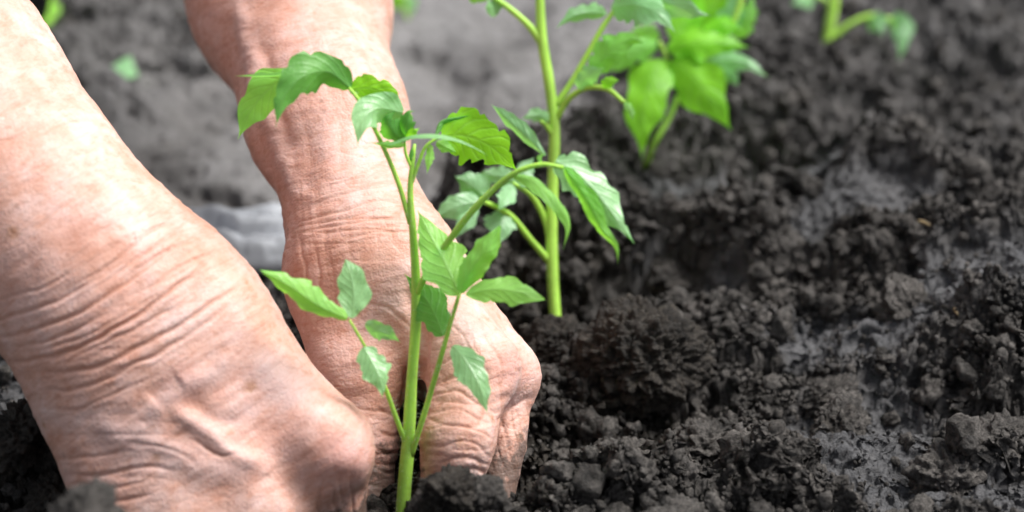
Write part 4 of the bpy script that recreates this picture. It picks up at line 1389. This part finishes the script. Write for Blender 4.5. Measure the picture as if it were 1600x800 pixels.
def plant_third():
    d = 0.985
    s = Seedling(W(1013, 250, 1.0), 'blurred seedling with broad bright green leaves, third in the row')
    s.stem([(1008, 262, 1.0, 8), (1022, 225, d, 7), (1045, 185, d, 6.5), (1065, 140, d, 6.5), (1100, 90, d, 7), (1140, 45, d, 7), (1158, 0, d, 7), (1172, -70, d, 6), (1178, -120, d, 4)])
    s.leaf([(1174, -80, d, 5), (1180, -130, d, 4), (1195, -155, d, 3)], [
        dict(pts=[(1190, -150, d), (1225, -155, d), (1255, -130, d)], hw=24, mat=M_LIME, fold=15),
        dict(pts=[(1182, -140, d), (1160, -175, d), (1130, -180, d)], hw=24, mat=M_LIME, fold=15)])
    s.leaf([(1062, 150, d, 5), (1056, 120, d - .006, 5), (1042, 92, d - .012, 5), (1030, 66, d - .015, 5)], [
        dict(pts=[(1034, 92, d - .014), (1016, 130, d - .020), (1004, 185, d - .024), (1003, 248, d - .022)], hw=36, mat=M_LIME, fold=10, roll=-5, flip=True, teeth=4, shape=0.68, tooth=.1),
        dict(pts=[(1052, 92, d - .014), (1082, 118, d - .020), (1110, 155, d - .024), (1142, 203, d - .022)], hw=40, mat=M_LIME, fold=10, roll=5, flip=True, teeth=4, tooth=.12),
        dict(pts=[(1042, 75, d - .014), (1082, 66, d - .018), (1125, 66, d - .018), (1172, 74, d - .016)], hw=27, mat=M_LIME, fold=14, roll=25, flip=True, teeth=4),
        dict(pts=[(1030, 70, d - .014), (1000, 78, d - .02), (965, 98, d - .022), (935, 118, d - .022)], hw=20, mat=M_LEAF, fold=14, roll=10, flip=True, teeth=4),
    ])
    s.leaf([(1120, 70, d, 5), (1112, 60, d, 5), (1100, 50, d, 4)], [
        dict(pts=[(1075, 55, d + .005), (1105, 20, d + .005), (1130, -15, d + .005), (1140, -50, d + .005)], hw=45, mat=M_LIME, fold=10, flip=True),
        dict(pts=[(1085, 100, d + .004), (1125, 95, d), (1165, 98, d - .004), (1202, 122, d - .004)], hw=18, mat=M_PALE, fold=18, roll=22),
        dict(pts=[(1120, 115, d + .004), (1140, 118, d), (1155, 135, d)], hw=14, mat=M_PALE, fold=18),
        dict(pts=[(1050, 62, d - .004), (1070, 35, d - .002), (1085, 2, d), (1092, -30, d)], hw=26, mat=M_LIME, fold=12, flip=True),
        dict(pts=[(1100, 50, d - .004), (1130, 40, d - .006), (1165, 50, d - .006)], hw=18, mat=M_LIME, fold=14, roll=20, flip=True),
        dict(pts=[(1120, 60, d), (1145, 20, d), (1150, -25, d)], hw=20, mat=M_PALE, fold=14),
        dict(pts=[(1030, 60, d - .006), (1005, 50, d - .01), (980, 52, d - .012)], hw=14, mat=M_LEAF, fold=14, roll=15),
        dict(pts=[(1150, 60, d + .004), (1165, 30, d), (1178, -10, d)], hw=18, mat=M_LEAF, fold=18),
    ])


def plant_fourth():
    d = 1.17
    s = Seedling(W(1290, 92, d), 'very blurred small seedling with one drooping stalk, farthest right')
    s.stem([(1287, 98, d, 13), (1293, 60, d, 12.5), (1300, 20, d, 12), (1308, -30, d, 11), (1315, -110, d, 8)])
    s.leaf([(1312, -80, d, 6), (1318, -130, d, 5), (1335, -155, d, 4)], [
        dict(pts=[(1332, -150, d), (1365, -155, d), (1395, -130, d)], hw=22, mat=M_PALE, fold=15),
        dict(pts=[(1320, -140, d), (1295, -170, d), (1265, -170, d)], hw=22, mat=M_PALE, fold=15)])
    s.leaf([(1298, 62, d, 8), (1325, 40, d, 7), (1360, 26, d, 7), (1395, 32, d, 6)], [
        dict(pts=[(1358, 28, d), (1372, 38, d - .01), (1380, 58, d - .012)], hw=17, mat=M_PALE, fold=12),
        dict(pts=[(1392, 28, d), (1408, 38, d - .01), (1410, 65, d - .014), (1405, 95, d - .014)], hw=19, mat=M_PALE, fold=12, base=.4),
    ])
    s.leaf([(1302, 10, d, 7), (1280, -5, d, 6), (1255, -12, d, 5)], [
        dict(pts=[(1275, -8, d), (1255, -2, d - .01), (1235, 8, d - .012)], hw=18, mat=M_PALE, fold=12),
    ])


plant_front()
plant_second()
plant_third()
plant_fourth()


# ------------------------------------------------------------------ young weeds in the background
def sprout(px, py, label, leaves, d=None):
    g = G(px, py, -0.015)
    d = float((g - CAM) @ FW)
    o = bpy.data.objects.new('weed_sprout', None)
    COL.objects.link(o)
    o.location = g
    tag(o, label, 'weed', 'weed sprouts beyond the path')
    tip = leaves[0]['pts'][0]
    _, _, (V, F) = tube_px([(px, py, d, 4), ((px + tip[0]) / 2 - 3, (py + tip[1]) / 2, d, 3.5), (tip[0], tip[1], d, 3)], 10, 8)
    link('stem', mesh_from('stem', V - g, F, M_STEM), o)
    for i, kw in enumerate(leaves):
        kw = dict(kw)
        pts = [(a, b, d + c) for a, b, c in kw.pop('pts')]
        v, f, uv, mt = leaf_mesh(pts, kw.pop('hw'), kw.pop('mat', M_PALE), seed=i + 60, **kw)
        me = mesh_from('leaf', v - g, f, mt)
        ul = me.uv_layers.new(name='leafmap')
        li = np.zeros(len(me.loops), dtype=np.int32)
        me.loops.foreach_get('vertex_index', li)
        ul.data.foreach_set('uv', uv[li].astype(np.float32).ravel())
        link('leaf', me, o)


sprout(196, 132, 'tiny pale round-leaved sprout between the two arms', [
    dict(pts=[(192, 128, 0), (196, 108, .012), (205, 86, .028)], hw=21, fold=8, teeth=2, tooth=.03, base=.2)])
sprout(66, 48, 'bright green sprout beside the near forearm, top left corner', [
    dict(pts=[(64, 38, 0), (74, 10, .015), (82, -25, .035)], hw=20, mat=M_LIME, fold=8, teeth=2, tooth=.03),
    dict(pts=[(64, 38, 0), (55, 0, 0), (45, -30, 0)], hw=10, fold=8, teeth=2, tooth=.03)])
sprout(490, 30, 'small sprout at the top edge left of the far forearm', [
    dict(pts=[(485, 8, 0), (495, 0, 0), (515, -8, 0)], hw=12, fold=8, teeth=2, tooth=.03),
    dict(pts=[(485, 8, 0), (470, 0, 0), (455, -8, 0)], hw=12, fold=8, teeth=2, tooth=.03)])
sprout(638, 30, 'small two-leaved sprout at the top edge right of the far forearm', [
    dict(pts=[(630, -8, 0), (640, 8, 0), (642, 24, 0)], hw=14, fold=8, teeth=2, tooth=.03),
    dict(pts=[(630, -8, 0), (620, 4, 0), (612, 16, 0)], hw=14, mat=M_LIME, fold=8, teeth=2, tooth=.03)])


# ------------------------------------------------------------------ crumpled cloth on the path
def build_cloth():
    n = 90
    c = G(405, 412, -0.02)
    a, b = np.meshgrid(np.linspace(-1, 1, n), np.linspace(-1, 1, n), indexing='ij')
    x = c[0] + a * 0.055
    y = c[1] + 0.012 + b * 0.030
    e = np.clip(1 - np.maximum(np.abs(a) ** 4, np.abs(b) ** 4), 0, 1)
    z = 0.012 * e ** 0.5
    z = z + 0.0045 * np.sin(b * 6.5 + a * 2.0 + 2.2 * vnoise2(a * 1.6, b * 1.6, 5)) * e + 0.004 * np.abs(vnoise2(a * 3 + 5, b * 5, 8)) * e
    z = z + height(x.ravel(), y.ravel()).reshape(x.shape) * 0.3 - 0.010
    V = np.stack([x, y, z], -1).reshape(-1, 3)
    idx = np.arange(n * n).reshape(n, n)
    F = np.stack([idx[:-1, :-1], idx[1:, :-1], idx[1:, 1:], idx[:-1, 1:]], -1).reshape(-1, 4)
    o = link('cloth', mesh_from('cloth', V - c, F, M_CLOTH), None, c)
    sm = o.modifiers.new('thickness', 'SOLIDIFY')
    sm.thickness = 0.0012
    tag(o, 'crumpled pale grey cloth on the path between the two wrists', 'cloth')


build_cloth()

# ------------------------------------------------------------------ picked-out clods and straw
clod(705, 775, 0.0095, 'small dark clod resting against the front finger of the far hand', d=0.672, seed=1, darkened=True)
clod(748, 790, 0.0080, 'lower clod wedged beside the front finger of the far hand', d=0.676, seed=2)
clod(672, 790, 0.0060, 'smallest clod between the seedling stem and the front finger', d=0.676, seed=3)
clod(140, 812, 0.0090, 'grey clod at the bottom edge overlapping the near hand', d=0.585, seed=4)
clod(40, 712, 0.0150, 'large black crumbly clod beside the near wrist', seed=5, darkened=True)
clod(85, 742, 0.0100, 'black clod touching the near hand, lower left', seed=6, darkened=True)
clod(1000, 585, 0.0230, 'big rounded clod on the heap right of the far hand', seed=7, lift=-0.1, darkened=True, me=BIG_ME)
clod(870, 560, 0.0150, 'clod tucked beside the knuckles of the far hand', seed=8, lift=0.0, darkened=True, me=BIG_ME)
for i, (px, py, r, lab) in enumerate([
        (1290, 592, 0.0100, 'angular clod below the left end of the flat pale slab'),
        (1312, 664, 0.0100, 'crumbly oval clod lying on the smooth grey slope'),
        (1481, 750, 0.0110, 'granular clod low on the smooth slope, lower right'),
        (1228, 700, 0.0105, 'wedge-shaped clod just left of the smooth grey slope'),
        (1105, 692, 0.0115, 'knobbly clod on the near rim at the right end of the hole'),
        (980, 745, 0.0110, 'round clod on the near rim below the dark hole'),
        (1060, 800, 0.0130, 'large clod cut by the bottom edge below the hole'),
        (1530, 625, 0.0120, 'clod in the dip under the ridge at the right'),
        (1588, 565, 0.0110, 'clod against the right edge of the frame'),
        (1050, 455, 0.0120, 'grey clod behind the heap, right of the second seedling'),
        (1178, 505, 0.0100, 'dark clod in the hollow between the heap and the slab'),
        (878, 782, 0.0085, 'small clod on the rim beside the far hand'),
        (1420, 470, 0.0110, 'clod beyond the flat pale slab near the straw'),
        (1150, 770, 0.0100, 'clod at the bottom centre-right of the bed')]):
    clod(px, py, r, lab, 'larger clods lying in the bed', seed=20 + i, lift=0.05, squash=0.8)


def straw(px, py, ln, label):
    g = G(px, py, 0)
    z = float(height(np.array([g[0]]), np.array([g[1]]))[0])
    g = G(px, py, z)
    z = float(height(np.array([g[0]]), np.array([g[1]]))[0]) + 0.0015
    a = random.uniform(0, 3.1)
    p = np.array([g[0], g[1], z])
    dv = np.array([math.cos(a), math.sin(a), random.uniform(-0.2, 0.3)]) * ln / 2
    pts = bez([p - dv, p + np.array([0, 0, ln * 0.05]), p + dv], 8)
    V, F = lathe_tube(pts, np.interp(np.linspace(0, 1, 8), [0, 0.2, 0.8, 1], [0.0002, 0.0007, 0.0008, 0.0003]), 8)
    o = link('straw_fragment', mesh_from('straw_fragment', V - p, F, M_STRAW), None, p)
    tag(o, label, 'straw')


straw(982, 606, 0.004, 'tiny pale straw fleck on the heap by the far hand')
straw(1440, 385, 0.009, 'longer tan straw bit in the right background soil')
straw(1495, 452, 0.010, 'pale straw bit above the right soil slab')
